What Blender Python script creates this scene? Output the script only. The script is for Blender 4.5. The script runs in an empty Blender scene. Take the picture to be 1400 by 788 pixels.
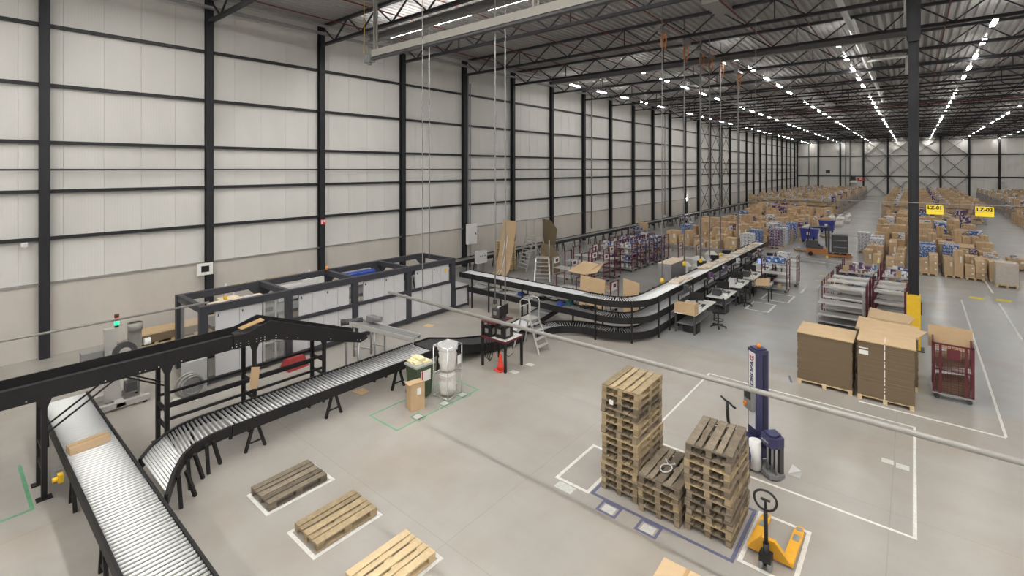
import bpy, math, random
from mathutils import Vector, Matrix, Euler
R = random.Random(7)
SC = bpy.context.scene
COL = SC.collection
PI = math.pi

# ------------------------------------------------------------------ camera, world, exposure
cam_data = bpy.data.cameras.new('camera')
cam_data.sensor_width = 36.0
cam_data.lens = 661.0 / 1400.0 * 36.0
cam_data.shift_y = -163.0 / 1400.0
cam_data.clip_start = 0.1
cam_data.clip_end = 400
cam = bpy.data.objects.new('camera', cam_data)
cam.location = (0, 0, 6.6)
cam.rotation_euler = (PI / 2, 0, math.radians(39.71))
COL.objects.link(cam)
SC.camera = cam

world = bpy.data.worlds.new('world')
world.use_nodes = True
world.node_tree.nodes['Background'].inputs[0].default_value = (0.55, 0.57, 0.6, 1)
world.node_tree.nodes['Background'].inputs[1].default_value = 0.3
SC.world = world
SC.view_settings.view_transform = 'Standard'
SC.view_settings.look = 'None'
SC.view_settings.exposure = -0.13
SC.view_settings.gamma = 1.0
SC.view_settings.use_curve_mapping = False
LAMP_STRENGTH = 80.0

# ------------------------------------------------------------------ materials
MATS = {}


def mat(name, color, rough=0.5, metal=0.0, vary=0.0, noise=0.0, nscale=8.0, spec=0.5, bump=0.0, bscale=60.0, stretch=None, emit=None, transmission=0.0, alpha=1.0, hue=0.0):
    m = bpy.data.materials.new(name)
    m.use_nodes = True
    nt = m.node_tree
    n = nt.nodes
    L = nt.links
    b = n['Principled BSDF']
    b.inputs['Roughness'].default_value = rough
    b.inputs['Metallic'].default_value = metal
    b.inputs['Specular IOR Level'].default_value = spec
    b.inputs['Base Color'].default_value = (*color, 1)
    if transmission:
        b.inputs['Transmission Weight'].default_value = transmission
    if alpha < 1:
        b.inputs['Alpha'].default_value = alpha
    if emit:
        b.inputs['Emission Color'].default_value = (*color, 1)
        b.inputs['Emission Strength'].default_value = emit
    src = None
    if vary or noise or bump:
        tc = n.new('ShaderNodeTexCoord')
        vec = tc.outputs['Object']
        if stretch:
            mp = n.new('ShaderNodeMapping')
            mp.inputs['Scale'].default_value = stretch
            L.new(vec, mp.inputs['Vector'])
            vec = mp.outputs['Vector']
    if vary or noise:
        hsv = n.new('ShaderNodeHueSaturation')
        hsv.inputs['Color'].default_value = (*color, 1)
        val = None
        if vary:
            oi = n.new('ShaderNodeObjectInfo')
            mr = n.new('ShaderNodeMapRange')
            mr.inputs[3].default_value = 1 - vary
            mr.inputs[4].default_value = 1 + vary
            L.new(oi.outputs['Random'], mr.inputs[0])
            val = mr.outputs[0]
            if hue:
                mh = n.new('ShaderNodeMapRange')
                mh.inputs[3].default_value = 0.5 - hue
                mh.inputs[4].default_value = 0.5 + hue
                mf = n.new('ShaderNodeMath')
                mf.operation = 'FRACT'
                mm = n.new('ShaderNodeMath')
                mm.operation = 'MULTIPLY'
                mm.inputs[1].default_value = 7.31
                L.new(oi.outputs['Random'], mm.inputs[0])
                L.new(mm.outputs[0], mf.inputs[0])
                L.new(mf.outputs[0], mh.inputs[0])
                L.new(mh.outputs[0], hsv.inputs['Hue'])
        if noise:
            tn = n.new('ShaderNodeTexNoise')
            tn.inputs['Scale'].default_value = nscale
            tn.inputs['Detail'].default_value = 6
            tn.inputs['Roughness'].default_value = 0.65
            L.new(vec, tn.inputs['Vector'])
            mr2 = n.new('ShaderNodeMapRange')
            mr2.inputs[1].default_value = 0.25
            mr2.inputs[2].default_value = 0.75
            mr2.inputs[3].default_value = 1 - noise
            mr2.inputs[4].default_value = 1 + noise
            L.new(tn.outputs['Fac'], mr2.inputs[0])
            if val is not None:
                mu = n.new('ShaderNodeMath')
                mu.operation = 'MULTIPLY'
                L.new(val, mu.inputs[0])
                L.new(mr2.outputs[0], mu.inputs[1])
                val = mu.outputs[0]
            else:
                val = mr2.outputs[0]
        L.new(val, hsv.inputs['Value'])
        L.new(hsv.outputs['Color'], b.inputs['Base Color'])
    if bump:
        tb = n.new('ShaderNodeTexNoise')
        tb.inputs['Scale'].default_value = bscale
        tb.inputs['Detail'].default_value = 4
        L.new(vec, tb.inputs['Vector'])
        bp = n.new('ShaderNodeBump')
        bp.inputs['Strength'].default_value = bump
        bp.inputs['Distance'].default_value = 0.01
        L.new(tb.outputs['Fac'], bp.inputs['Height'])
        L.new(bp.outputs['Normal'], b.inputs['Normal'])
    MATS[name] = m
    return m


mat('wood_grey', (0.20, 0.165, 0.125), 0.85, vary=0.30, noise=0.30, nscale=5, stretch=(2, 2, 12), spec=0.2, bump=0.3)
mat('wood_old', (0.36, 0.28, 0.175), 0.85, vary=0.28, noise=0.28, nscale=5, stretch=(2, 2, 12), spec=0.2, bump=0.3)
mat('wood_new', (0.63, 0.49, 0.30), 0.8, vary=0.12, noise=0.15, nscale=5, stretch=(2, 2, 8), spec=0.2, bump=0.2)
mat('wood_mix', (0.245, 0.195, 0.14), 0.85, vary=0.42, noise=0.25, nscale=5, stretch=(2, 2, 12), spec=0.2, bump=0.3)
mat('steel_dark', (0.022, 0.022, 0.027), 0.5, spec=0.4)
mat('steel_black', (0.016, 0.015, 0.016), 0.55, noise=0.2, nscale=3, spec=0.35)
mat('frame_grey', (0.045, 0.046, 0.055), 0.5, spec=0.4)
mat('frame_light', (0.33, 0.32, 0.30), 0.5, metal=0.3, noise=0.1)
mat('chrome', (0.82, 0.82, 0.82), 0.28, metal=0.85)
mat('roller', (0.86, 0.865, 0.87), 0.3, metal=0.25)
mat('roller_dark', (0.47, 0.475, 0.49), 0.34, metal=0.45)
mat('galv', (0.42, 0.42, 0.43), 0.42, metal=0.7, noise=0.12, nscale=4)
mat('alu', (0.60, 0.59, 0.57), 0.4, metal=0.5)
mat('belt_white', (0.66, 0.67, 0.70), 0.4)
mat('belt_dark', (0.035, 0.035, 0.038), 0.6)
mat('panel_grey', (0.60, 0.60, 0.62), 0.4, noise=0.04, nscale=1.5)
mat('cabinet_grey', (0.48, 0.48, 0.48), 0.45, noise=0.05)
mat('card', (0.54, 0.395, 0.25), 0.85, vary=0.16, noise=0.08, nscale=4, spec=0.15, hue=0.006)
mat('card_flat', (0.55, 0.395, 0.24), 0.85, noise=0.07, nscale=3, spec=0.15)
mat('card_light', (0.59, 0.435, 0.27), 0.85, noise=0.07, nscale=3, spec=0.15)
mat('tape', (0.47, 0.30, 0.14), 0.35)
mat('paper', (0.80, 0.80, 0.78), 0.7)
mat('paper_cream', (0.78, 0.66, 0.52), 0.8, noise=0.1)
mat('white', (0.76, 0.76, 0.75), 0.4)
mat('white_table', (0.74, 0.73, 0.70), 0.45)
mat('black', (0.012, 0.012, 0.013), 0.45)
mat('dark_grey', (0.06, 0.06, 0.065), 0.5, noise=0.2)
mat('mid_grey', (0.22, 0.22, 0.225), 0.5)
mat('maroon', (0.115, 0.018, 0.028), 0.45)
mat('navy', (0.040, 0.040, 0.105), 0.42)
mat('navy_dark', (0.018, 0.018, 0.045), 0.45)
mat('yellow', (0.82, 0.52, 0.03), 0.45, noise=0.06)
mat('truck_yellow', (0.78, 0.40, 0.03), 0.42, noise=0.12, nscale=6)
mat('sign_yellow', (0.87, 0.66, 0.03), 0.5)
mat('orange', (0.80, 0.22, 0.02), 0.45)
mat('hose_orange', (0.50, 0.19, 0.05), 0.6)
mat('truck_orange', (0.42, 0.17, 0.05), 0.5)
mat('red', (0.62, 0.03, 0.02), 0.45)
mat('cone_red', (0.78, 0.07, 0.04), 0.5)
mat('step_red', (0.33, 0.04, 0.04), 0.5)
mat('sprinkler_red', (0.13, 0.03, 0.026), 0.5)
mat('blue', (0.035, 0.075, 0.36), 0.4)
mat('blue_bin', (0.05, 0.06, 0.30), 0.45)
mat('bin_green', (0.055, 0.085, 0.045), 0.5)
mat('rubber', (0.015, 0.015, 0.015), 0.8)
mat('floor_paper', (0.52, 0.52, 0.50), 0.6, noise=0.2, nscale=14)
mat('tape_white', (0.66, 0.65, 0.62), 0.7, noise=0.2, nscale=12)
mat('tape_blue', (0.115, 0.12, 0.20), 0.7, noise=0.15, nscale=12)
mat('tape_green', (0.13, 0.36, 0.20), 0.7, noise=0.2, nscale=12)
mat('tape_yellow', (0.70, 0.55, 0.08), 0.7, noise=0.2, nscale=6)
mat('lamp_light', (1.0, 0.975, 0.93), 0.5, emit=LAMP_STRENGTH)
mat('lamp_housing', (0.60, 0.60, 0.58), 0.5)
mat('beam_tan', (0.36, 0.345, 0.31), 0.5, noise=0.06)
mat('screen_on', (0.35, 0.45, 0.75), 0.4, emit=0.7)
mat('green_light', (0.02, 0.9, 0.25), 0.4, emit=2.0)
mat('glass', (0.78, 0.80, 0.79), 0.08, alpha=0.16, spec=0.6)
mat('film', (0.86, 0.86, 0.86), 0.25, alpha=0.45, spec=0.6, noise=0.1, nscale=9)
mat('foam_yellow', (0.80, 0.72, 0.45), 0.8, noise=0.12)
mat('bag', (0.78, 0.77, 0.74), 0.4, noise=0.15, nscale=7, alpha=0.85)
mat('purple', (0.10, 0.05, 0.16), 0.5)
mat('teal', (0.05, 0.18, 0.19), 0.5)
mat('seat_fabric', (0.02, 0.02, 0.022), 0.9)


def pack_mat(name, base, a, b, scale):
    m = mat(name, base, 0.45)
    nt = m.node_tree
    n = nt.nodes
    tc = n.new('ShaderNodeTexCoord')
    vo = n.new('ShaderNodeTexVoronoi')
    vo.inputs['Scale'].default_value = scale
    oi = n.new('ShaderNodeObjectInfo')
    ad = n.new('ShaderNodeVectorMath')
    ad.operation = 'ADD'
    nt.links.new(tc.outputs['Object'], ad.inputs[0])
    nt.links.new(oi.outputs['Location'], ad.inputs[1])
    nt.links.new(ad.outputs[0], vo.inputs['Vector'])
    cr = n.new('ShaderNodeValToRGB')
    cr.color_ramp.interpolation = 'CONSTANT'
    e = cr.color_ramp.elements
    e[0].position, e[0].color = 0.0, (*base, 1)
    e[1].position, e[1].color = 0.5, (*a, 1)
    x = e.new(0.75)
    x.color = (*b, 1)
    sp = n.new('ShaderNodeSeparateColor')
    nt.links.new(vo.outputs['Color'], sp.inputs[0])
    nt.links.new(sp.outputs[0], cr.inputs[0])
    nt.links.new(cr.outputs[0], n['Principled BSDF'].inputs['Base Color'])


pack_mat('pack_blue', (0.03, 0.09, 0.30), (0.10, 0.20, 0.45), (0.70, 0.72, 0.75), 9)
pack_mat('pack_white', (0.72, 0.72, 0.72), (0.55, 0.55, 0.58), (0.15, 0.15, 0.22), 9)
pack_mat('pack_purple', (0.08, 0.04, 0.14), (0.62, 0.58, 0.60), (0.16, 0.08, 0.12), 9)
pack_mat('pack_mixed', (0.60, 0.58, 0.58), (0.05, 0.10, 0.35), (0.20, 0.10, 0.06), 8)


def floor_material():
    m = bpy.data.materials.new('polished_concrete')
    m.use_nodes = True
    nt = m.node_tree
    n = nt.nodes
    L = nt.links
    b = n['Principled BSDF']
    tc = n.new('ShaderNodeTexCoord')
    sep = n.new('ShaderNodeSeparateXYZ')
    L.new(tc.outputs['Object'], sep.inputs[0])
    # two pours of concrete meeting at y = 18.2
    st = n.new('ShaderNodeMapRange')
    st.inputs[1].default_value = 18.19
    st.inputs[2].default_value = 18.23
    L.new(sep.outputs['Y'], st.inputs[0])
    mix = n.new('ShaderNodeMix')
    mix.data_type = 'RGBA'
    mix.inputs[6].default_value = (0.385, 0.362, 0.335, 1)
    mix.inputs[7].default_value = (0.375, 0.378, 0.38, 1)
    L.new(st.outputs[0], mix.inputs[0])

    def noise(scale, detail, lo, hi, stretch=(1, 1, 1)):
        mp = n.new('ShaderNodeMapping')
        mp.inputs['Scale'].default_value = stretch
        L.new(tc.outputs['Object'], mp.inputs[0])
        t = n.new('ShaderNodeTexNoise')
        t.inputs['Scale'].default_value = scale
        t.inputs['Detail'].default_value = detail
        t.inputs['Roughness'].default_value = 0.65
        L.new(mp.outputs[0], t.inputs['Vector'])
        r = n.new('ShaderNodeMapRange')
        r.inputs[1].default_value = 0.22
        r.inputs[2].default_value = 0.78
        r.inputs[3].default_value = lo
        r.inputs[4].default_value = hi
        L.new(t.outputs['Fac'], r.inputs[0])
        return r.outputs[0]

    def mul(a, c):
        q = n.new('ShaderNodeMath')
        q.operation = 'MULTIPLY'
        L.new(a, q.inputs[0])
        L.new(c, q.inputs[1])
        return q.outputs[0]
    v = mul(noise(0.22, 3, 0.88, 1.09), noise(1.1, 3, 0.95, 1.04, (1, 0.45, 1)))
    v = mul(v, noise(9, 3, 0.985, 1.015))
    v = mul(v, noise(0.5, 4, 0.96, 1.04, (0.35, 2.4, 1)))
    # saw-cut joints every six metres
    for ax, off in (('X', 0.35), ('Y', 0.2)):
        a = n.new('ShaderNodeMath')
        a.operation = 'ADD'
        a.inputs[1].default_value = 600 + off
        L.new(sep.outputs[ax], a.inputs[0])
        w = n.new('ShaderNodeMath')
        w.operation = 'MODULO'
        w.inputs[1].default_value = 6.0
        L.new(a.outputs[0], w.inputs[0])
        g = n.new('ShaderNodeMath')
        g.operation = 'LESS_THAN'
        g.inputs[1].default_value = 0.014
        L.new(w.outputs[0], g.inputs[0])
        r = n.new('ShaderNodeMapRange')
        r.inputs[3].default_value = 1.0
        r.inputs[4].default_value = 0.86
        L.new(g.outputs[0], r.inputs[0])
        v = mul(v, r.outputs[0])
    # brownish worn stains
    sm = n.new('ShaderNodeMix')
    sm.data_type = 'RGBA'
    L.new(mix.outputs[2], sm.inputs[6])
    sm.inputs[7].default_value = (0.33, 0.275, 0.225, 1)
    tn = n.new('ShaderNodeTexNoise')
    tn.inputs['Scale'].default_value = 0.5
    tn.inputs['Detail'].default_value = 3
    tn.inputs['Distortion'].default_value = 0.3
    L.new(tc.outputs['Object'], tn.inputs['Vector'])
    tr = n.new('ShaderNodeMapRange')
    tr.inputs[1].default_value = 0.45
    tr.inputs[2].default_value = 0.85
    tr.inputs[3].default_value = 0.0
    tr.inputs[4].default_value = 0.7
    L.new(tn.outputs['Fac'], tr.inputs[0])
    L.new(tr.outputs[0], sm.inputs[0])
    hs = n.new('ShaderNodeHueSaturation')
    L.new(sm.outputs[2], hs.inputs['Color'])
    L.new(v, hs.inputs['Value'])
    L.new(hs.outputs['Color'], b.inputs['Base Color'])
    b.inputs['Roughness'].default_value = 0.25
    b.inputs['Specular IOR Level'].default_value = 0.5
    MATS['floor'] = m


floor_material()


def panel_material(name, color, ribs, stain):
    m = mat(name, color, 0.42, noise=stain, nscale=0.8, stretch=(1, 1, 0.35))
    if ribs:
        nt = m.node_tree
        n = nt.nodes
        tc = n.new('ShaderNodeTexCoord')
        wv = n.new('ShaderNodeTexWave')
        wv.wave_type = 'BANDS'
        wv.bands_direction = ribs
        wv.inputs['Scale'].default_value = 3.4
        nt.links.new(tc.outputs['Object'], wv.inputs['Vector'])
        bp = n.new('ShaderNodeBump')
        bp.inputs['Strength'].default_value = 0.14
        bp.inputs['Distance'].default_value = 0.006
        nt.links.new(wv.outputs['Fac'], bp.inputs['Height'])
        nt.links.new(bp.outputs['Normal'], n['Principled BSDF'].inputs['Normal'])
    return m


panel_material('wall_panel', (0.70, 0.69, 0.665), 'Y', 0.045)
panel_material('wall_panel_back', (0.70, 0.69, 0.665), 'X', 0.045)
panel_material('plinth', (0.575, 0.54, 0.495), None, 0.08)
mat('deck', (0.36, 0.355, 0.345), 0.62, metal=0.1, noise=0.1)


# layered edge of a stack of flat cardboard
def layered_material(name, base, axis):
    m = mat(name, base, 0.9, spec=0.1)
    nt = m.node_tree
    n = nt.nodes
    tc = n.new('ShaderNodeTexCoord')
    wv = n.new('ShaderNodeTexWave')
    wv.bands_direction = axis
    wv.inputs['Scale'].default_value = 40
    wv.inputs['Distortion'].default_value = 0.6
    nt.links.new(tc.outputs['Object'], wv.inputs['Vector'])
    mx = n.new('ShaderNodeMix')
    mx.data_type = 'RGBA'
    mx.inputs[6].default_value = (base[0] * 0.75, base[1] * 0.75, base[2] * 0.75, 1)
    mx.inputs[7].default_value = (base[0] * 1.2, base[1] * 1.2, base[2] * 1.2, 1)
    nt.links.new(wv.outputs['Fac'], mx.inputs[0])
    nt.links.new(mx.outputs[2], n['Principled BSDF'].inputs['Base Color'])


layered_material('card_edge', (0.185, 0.14, 0.092), 'Z')


# ------------------------------------------------------------------ mesh helpers
class MB:
    def __init__(s):
        s.v, s.f, s.m, s.s = [], [], [], []

    def quad(s, pts, m=0, smooth=False):
        o = len(s.v)
        s.v += [tuple(p) for p in pts]
        s.f.append(tuple(range(o, o + len(pts))))
        s.m.append(m)
        s.s.append(smooth)
        return s

    def hexa(s, P, m=0):
        o = len(s.v)
        s.v += [tuple(p) for p in P]
        for q in ((0, 3, 2, 1), (4, 5, 6, 7), (0, 1, 5, 4), (1, 2, 6, 5), (2, 3, 7, 6), (3, 0, 4, 7)):
            s.f.append(tuple(o + i for i in q))
            s.m.append(m)
            s.s.append(False)
        return s

    def box(s, x0, x1, y0, y1, z0, z1, m=0):
        return s.hexa([(x0, y0, z0), (x1, y0, z0), (x1, y1, z0), (x0, y1, z0), (x0, y0, z1), (x1, y0, z1), (x1, y1, z1), (x0, y1, z1)], m)

    def cbox(s, c, d, m=0):
        return s.box(c[0] - d[0] / 2, c[0] + d[0] / 2, c[1] - d[1] / 2, c[1] + d[1] / 2, c[2] - d[2] / 2, c[2] + d[2] / 2, m)

    def bar(s, p, q, w, h=None, m=0):
        h = h or w
        p, q = Vector(p), Vector(q)
        d = (q - p).normalized()
        up = Vector((0, 0, 1)) if abs(d.z) < 0.95 else Vector((0, 1, 0))
        a = d.cross(up).normalized() * (w / 2)
        b = a.cross(d).normalized() * (h / 2)
        return s.hexa([p - a - b, p + a - b, p + a + b, p - a + b, q - a - b, q + a - b, q + a + b, q - a + b], m)

    def tube(s, p, q, r, n=8, m=0, r2=None, cap=True):
        p, q = Vector(p), Vector(q)
        r2 = r if r2 is None else r2
        d = (q - p).normalized()
        up = Vector((0, 0, 1)) if abs(d.z) < 0.95 else Vector((0, 1, 0))
        a = d.cross(up).normalized()
        b = a.cross(d).normalized()
        o = len(s.v)
        for c, rr in ((p, r), (q, r2)):
            for i in range(n):
                t = 2 * PI * i / n
                s.v.append(tuple(c + a * (rr * math.cos(t)) + b * (rr * math.sin(t))))
        for i in range(n):
            j = (i + 1) % n
            s.f.append((o + i, o + n + i, o + n + j, o + j))
            s.m.append(m)
            s.s.append(True)
        if cap:
            s.f.append(tuple(o + i for i in range(n)))
            s.f.append(tuple(o + n + i for i in reversed(range(n))))
            s.m += [m, m]
            s.s += [False, False]
        return s

    def pipe(s, pts, r, n=8, m=0):
        pts = [Vector(p) for p in pts]
        o = len(s.v)
        k = len(pts)
        prev = None
        for i, p in enumerate(pts):
            d = (pts[min(i + 1, k - 1)] - pts[max(i - 1, 0)]).normalized()
            if prev is None:
                up = Vector((0, 0, 1)) if abs(d.z) < 0.9 else Vector((0, 1, 0))
                a = d.cross(up).normalized()
            else:
                a = (prev - d * prev.dot(d)).normalized()
            prev = a
            b = a.cross(d)
            for j in range(n):
                t = 2 * PI * j / n
                s.v.append(tuple(p + a * (r * math.cos(t)) + b * (r * math.sin(t))))
        for i in range(k - 1):
            for j in range(n):
                l = (j + 1) % n
                s.f.append((o + i * n + j, o + (i + 1) * n + j, o + (i + 1) * n + l, o + i * n + l))
                s.m.append(m)
                s.s.append(True)
        s.f.append(tuple(o + j for j in range(n)))
        s.f.append(tuple(o + (k - 1) * n + j for j in reversed(range(n))))
        s.m += [m, m]
        s.s += [False, False]
        return s

    def lathe(s, prof, c=(0, 0, 0), n=14, m=0, smooth=True):
        o = len(s.v)
        for r, z in prof:
            for i in range(n):
                t = 2 * PI * i / n
                s.v.append((c[0] + r * math.cos(t), c[1] + r * math.sin(t), c[2] + z))
        for k in range(len(prof) - 1):
            for i in range(n):
                j = (i + 1) % n
                s.f.append((o + k * n + i, o + k * n + j, o + (k + 1) * n + j, o + (k + 1) * n + i))
                s.m.append(m)
                s.s.append(smooth)
        s.f.append(tuple(o + i for i in reversed(range(n))))
        e = o + (len(prof) - 1) * n
        s.f.append(tuple(e + i for i in range(n)))
        s.m += [m, m]
        s.s += [False, False]
        return s

    def ext(s, poly, d, m=0):
        """extrude a planar polygon (3d points) along vector d"""
        k = len(poly)
        P = [Vector(p) for p in poly]
        d = Vector(d)
        o = len(s.v)
        s.v += [tuple(p) for p in P] + [tuple(p + d) for p in P]
        s.f.append(tuple(o + i for i in reversed(range(k))))
        s.f.append(tuple(o + k + i for i in range(k)))
        s.m += [m, m]
        s.s += [False, False]
        for i in range(k):
            j = (i + 1) % k
            s.f.append((o + i, o + j, o + k + j, o + k + i))
            s.m.append(m)
            s.s.append(False)
        return s

    def sweep(s, lines, m=0, closed=True, smooth=False):
        """skin a list of cross-sections (each a list of points)"""
        o = len(s.v)
        n = len(lines[0])
        for l in lines:
            s.v += [tuple(p) for p in l]
        for i in range(len(lines) - 1):
            for j in range(n if closed else n - 1):
                l = (j + 1) % n
                s.f.append((o + i * n + j, o + i * n + l, o + (i + 1) * n + l, o + (i + 1) * n + j))
                s.m.append(m)
                s.s.append(smooth)
        if closed:
            s.f.append(tuple(o + j for j in reversed(range(n))))
            e = o + (len(lines) - 1) * n
            s.f.append(tuple(e + j for j in range(n)))
            s.m += [m, m]
            s.s += [False, False]
        return s

    def mesh(s, name, mats):
        me = bpy.data.meshes.new(name)
        me.from_pydata(s.v, [], s.f)
        for x in (mats if isinstance(mats, (list, tuple)) else [mats]):
            me.materials.append(MATS[x])
        if any(s.m):
            me.polygons.foreach_set('material_index', s.m)
        if any(s.s):
            me.polygons.foreach_set('use_smooth', s.s)
        me.update()
        return me

    def build(s, name, mats, parent=None, loc=None, rz=0):
        return link(name, s.mesh(name, mats), parent, loc, rz)


def link(name, data, parent=None, loc=None, rz=0):
    o = bpy.data.objects.new(name, data)
    COL.objects.link(o)
    if parent is not None:
        o.parent = parent
    if loc is not None:
        o.location = loc
    if rz:
        o.rotation_euler = (0, 0, rz)
    return o


def tag(o, label, cat, group=None):
    o['label'] = label
    o['category'] = cat
    if group:
        o['group'] = group
    return o


def thing(name, label, cat, loc=(0, 0, 0), rz=0, group=None):
    o = bpy.data.objects.new(name, None)
    o.empty_display_size = 0.1
    COL.objects.link(o)
    o.location = loc
    o.rotation_euler = (0, 0, rz)
    return tag(o, label, cat, group)


def struct(o):
    o['kind'] = 'structure'
    return o


def stuff(o):
    o['kind'] = 'stuff'
    return o


BOXES = {}


def boxpart(name, parent, c, d, m, rot=None):
    """one box-shaped piece; alike pieces share their mesh"""
    key = (name, tuple(round(x, 4) for x in d), m)
    if key not in BOXES:
        BOXES[key] = MB().cbox((0, 0, 0), d).mesh(name, m)
    o = link(name, BOXES[key], parent, c)
    if rot:
        o.rotation_euler = rot
    return o


KIDS = {}


def clone(root, loc, rz=0, label=None, group=None, mats=None):
    r = root.copy()
    COL.objects.link(r)
    r.location = loc
    r.rotation_euler = (0, 0, rz)
    if label:
        r['label'] = label
    if group:
        r['group'] = group
    if root.name not in KIDS:
        KIDS[root.name] = [(c, list(c.children)) for c in root.children]
    for ch, gs in KIDS[root.name]:
        c = ch.copy()
        COL.objects.link(c)
        c.parent = r
        for g in gs:
            d = g.copy()
            COL.objects.link(d)
            d.parent = c
    return r


def text(name, body, size, parent, loc, rot, m, extrude=0.002, bold=0.0):
    cu = bpy.data.curves.new(name, 'FONT')
    cu.body = body
    cu.size = size
    cu.extrude = extrude
    cu.offset = bold
    cu.align_x = 'CENTER'
    cu.align_y = 'CENTER'
    cu.materials.append(MATS[m])
    tmp = bpy.data.objects.new(name + '_curve', cu)
    COL.objects.link(tmp)
    dg = bpy.context.evaluated_depsgraph_get()
    me = bpy.data.meshes.new_from_object(tmp.evaluated_get(dg))
    bpy.data.objects.remove(tmp)
    o = link(name, me, parent, loc)
    o.rotation_euler = rot
    return stuff(o)

# ================================================================== SETTING
BAY = 5.12
Y0 = 2.55
YB = 144.4          # back wall
XL, XR = -23.3, 23.3
YF = -13.0


def ky(k):
    return Y0 + BAY * k


floor = struct(MB().box(XL - 0.6, XR + 0.6, YF - 0.5, YB + 0.6, -0.2, 0).build('floor', 'floor'))


def stripe(x0, y0, x1, y1, w, m='tape_white', z=0.003):
    """a strip of floor tape from one point to another"""
    p, q = Vector((x0, y0, 0)), Vector((x1, y1, 0))
    d = (q - p).normalized()
    a = Vector((-d.y, d.x, 0)) * w / 2
    b = MB()
    b.hexa([p - a, p + a, q + a, q - a] + [v + Vector((0, 0, z)) for v in (p - a, p + a, q + a, q - a)])
    return b.build('floor_marking', m, floor)


def rect(x0, x1, y0, y1, w=0.075, m='tape_white', sides='NSEW', z=0.003):
    if 'S' in sides: stripe(x0, y0 + w / 2, x1, y0 + w / 2, w, m, z)
    if 'N' in sides: stripe(x0, y1 - w / 2, x1, y1 - w / 2, w, m, z)
    if 'W' in sides: stripe(x0 + w / 2, y0 + w, x0 + w / 2, y1 - w, w, m, z)
    if 'E' in sides: stripe(x1 - w / 2, y0 + w, x1 - w / 2, y1 - w, w, m, z)


rect(-10.36, -9.45, 4.08, 5.5, 0.07)
rect(-8.74, -7.78, 4.13, 5.52, 0.07)
rect(-7.08, -6.12, 4.1, 5.56, 0.07)
rect(-5.9, -5.08, 8.54, 10.15, 0.07)
rect(-5.06, -2.32, 8.58, 10.2, 0.065, 'tape_blue')
rect(-2.29, -1.42, 8.68, 10.22, 0.07)
for x0 in (-4.75, -3.95):
    rect(x0, x0 + 0.42, 8.24, 8.58, 0.05, 'tape_blue')
    stripe(x0 + 0.09, 8.4, x0 + 0.33, 8.4, 0.2, 'floor_paper')
rect(-5.09, 0.05, 11.2, 16.08, 0.06)
stripe(-5.75, 8.4, -5.35, 8.4, 0.22, 'floor_paper')
stripe(1.75, 16.9, 1.85, 33.2, 0.06)
stripe(-1.2, 16.85, 1.75, 16.85, 0.08)
stripe(-0.30, 13.75, -0.07, 13.75, 0.22, 'floor_paper')
stripe(-0.56, 13.8, -0.34, 13.8, 0.2, 'floor_paper')
rect(-6.15, -5.1, 24.55, 26.22, 0.09)
rect(-6.0, -4.7, 26.9, 28.6, 0.09)
stripe(-4.6, 29.6, -4.6, 31.6, 0.1)
stripe(2.2, 34.2, 2.75, 34.1, 0.55, 'tape_yellow')
stripe(3.2, 34.4, 3.75, 34.3, 0.55, 'tape_yellow')
for yy in (33.5, 35.2):
    stripe(-4.5, yy, -1.0, yy, 0.1, 'tape_yellow')
rect(-15.3, -13.1, 0.2, 1.3, 0.06, 'tape_green', 'NE')
rect(-11.2, -10.0, 7.5, 10.5, 0.045, 'tape_green', 'NESW')
for (x, y, m) in ((-10.12, 8.3, 'tape_green'), (-10.12, 9.25, 'tape_green'), (-10.12, 9.95, 'tape_green')):
    rect(x - 0.19, x + 0.19, y - 0.15, y + 0.15, 0.03, m)
    stripe(x - 0.14, y, x + 0.14, y, 0.22, 'floor_paper')
for (x, y) in ((-9.93, 12.92), (-9.97, 12.12)):
    stripe(x - 0.14, y, x + 0.14, y, 0.22, 'floor_paper')
stripe(-15.95, 4.2, -15.75, 4.9, 0.1)
stripe(-16.25, 4.4, -15.95, 4.7, 0.25)
stripe(-3.05, 17.5, -2.9, 17.0, 0.06, 'tape_blue')
for i in range(6):
    stripe(3.2 + 0.02 * i, 18 + i * 9.0, 3.2 + 0.02 * i, 24.5 + i * 9.0, 0.08)

# ---- left wall: plinth slab with cladding panels, columns and rails as its parts
wl = struct(MB().box(XL - 0.5, XL - 0.26, YF - 0.4, YB + 0.4, 0, 14.0).build('wall_left', 'wall_panel'))
pw = 1.14
y = 1.92 - pw * 13
while y < YB:
    y1 = min(y + pw, YB)
    boxpart('cladding_panel', wl, (XL - 0.22, (y + y1) / 2, 8.25), (0.06, y1 - y - 0.006, 11.35), 'wall_panel')
    y += pw
y = Y0 - BAY * 3
while y < YB:
    boxpart('concrete_panel', wl, (XL - 0.2, y + BAY / 2, 1.27), (0.1, BAY - 0.015, 2.54), 'plinth')
    y += BAY
boxpart('sill', wl, (XL - 0.17, (YB + YF) / 2, 2.57), (0.14, YB - YF, 0.07), 'frame_light')


def hsection(axis='y', w=0.3, d=0.3, h=13.9, t=0.03):
    b = MB()
    if axis == 'y':       # flanges face +x / -x
        b.box(-d / 2, -d / 2 + t, -w / 2, w / 2, 0, h)
        b.box(d / 2 - t, d / 2, -w / 2, w / 2, 0, h)
        b.box(-d / 2 + t, d / 2 - t, -t / 2, t / 2, 0, h)
    else:
        b.box(-w / 2, w / 2, -d / 2, -d / 2 + t, 0, h)
        b.box(-w / 2, w / 2, d / 2 - t, d / 2, 0, h)
        b.box(-t / 2, t / 2, -d / 2 + t, d / 2 - t, 0, h)
    return b


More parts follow.
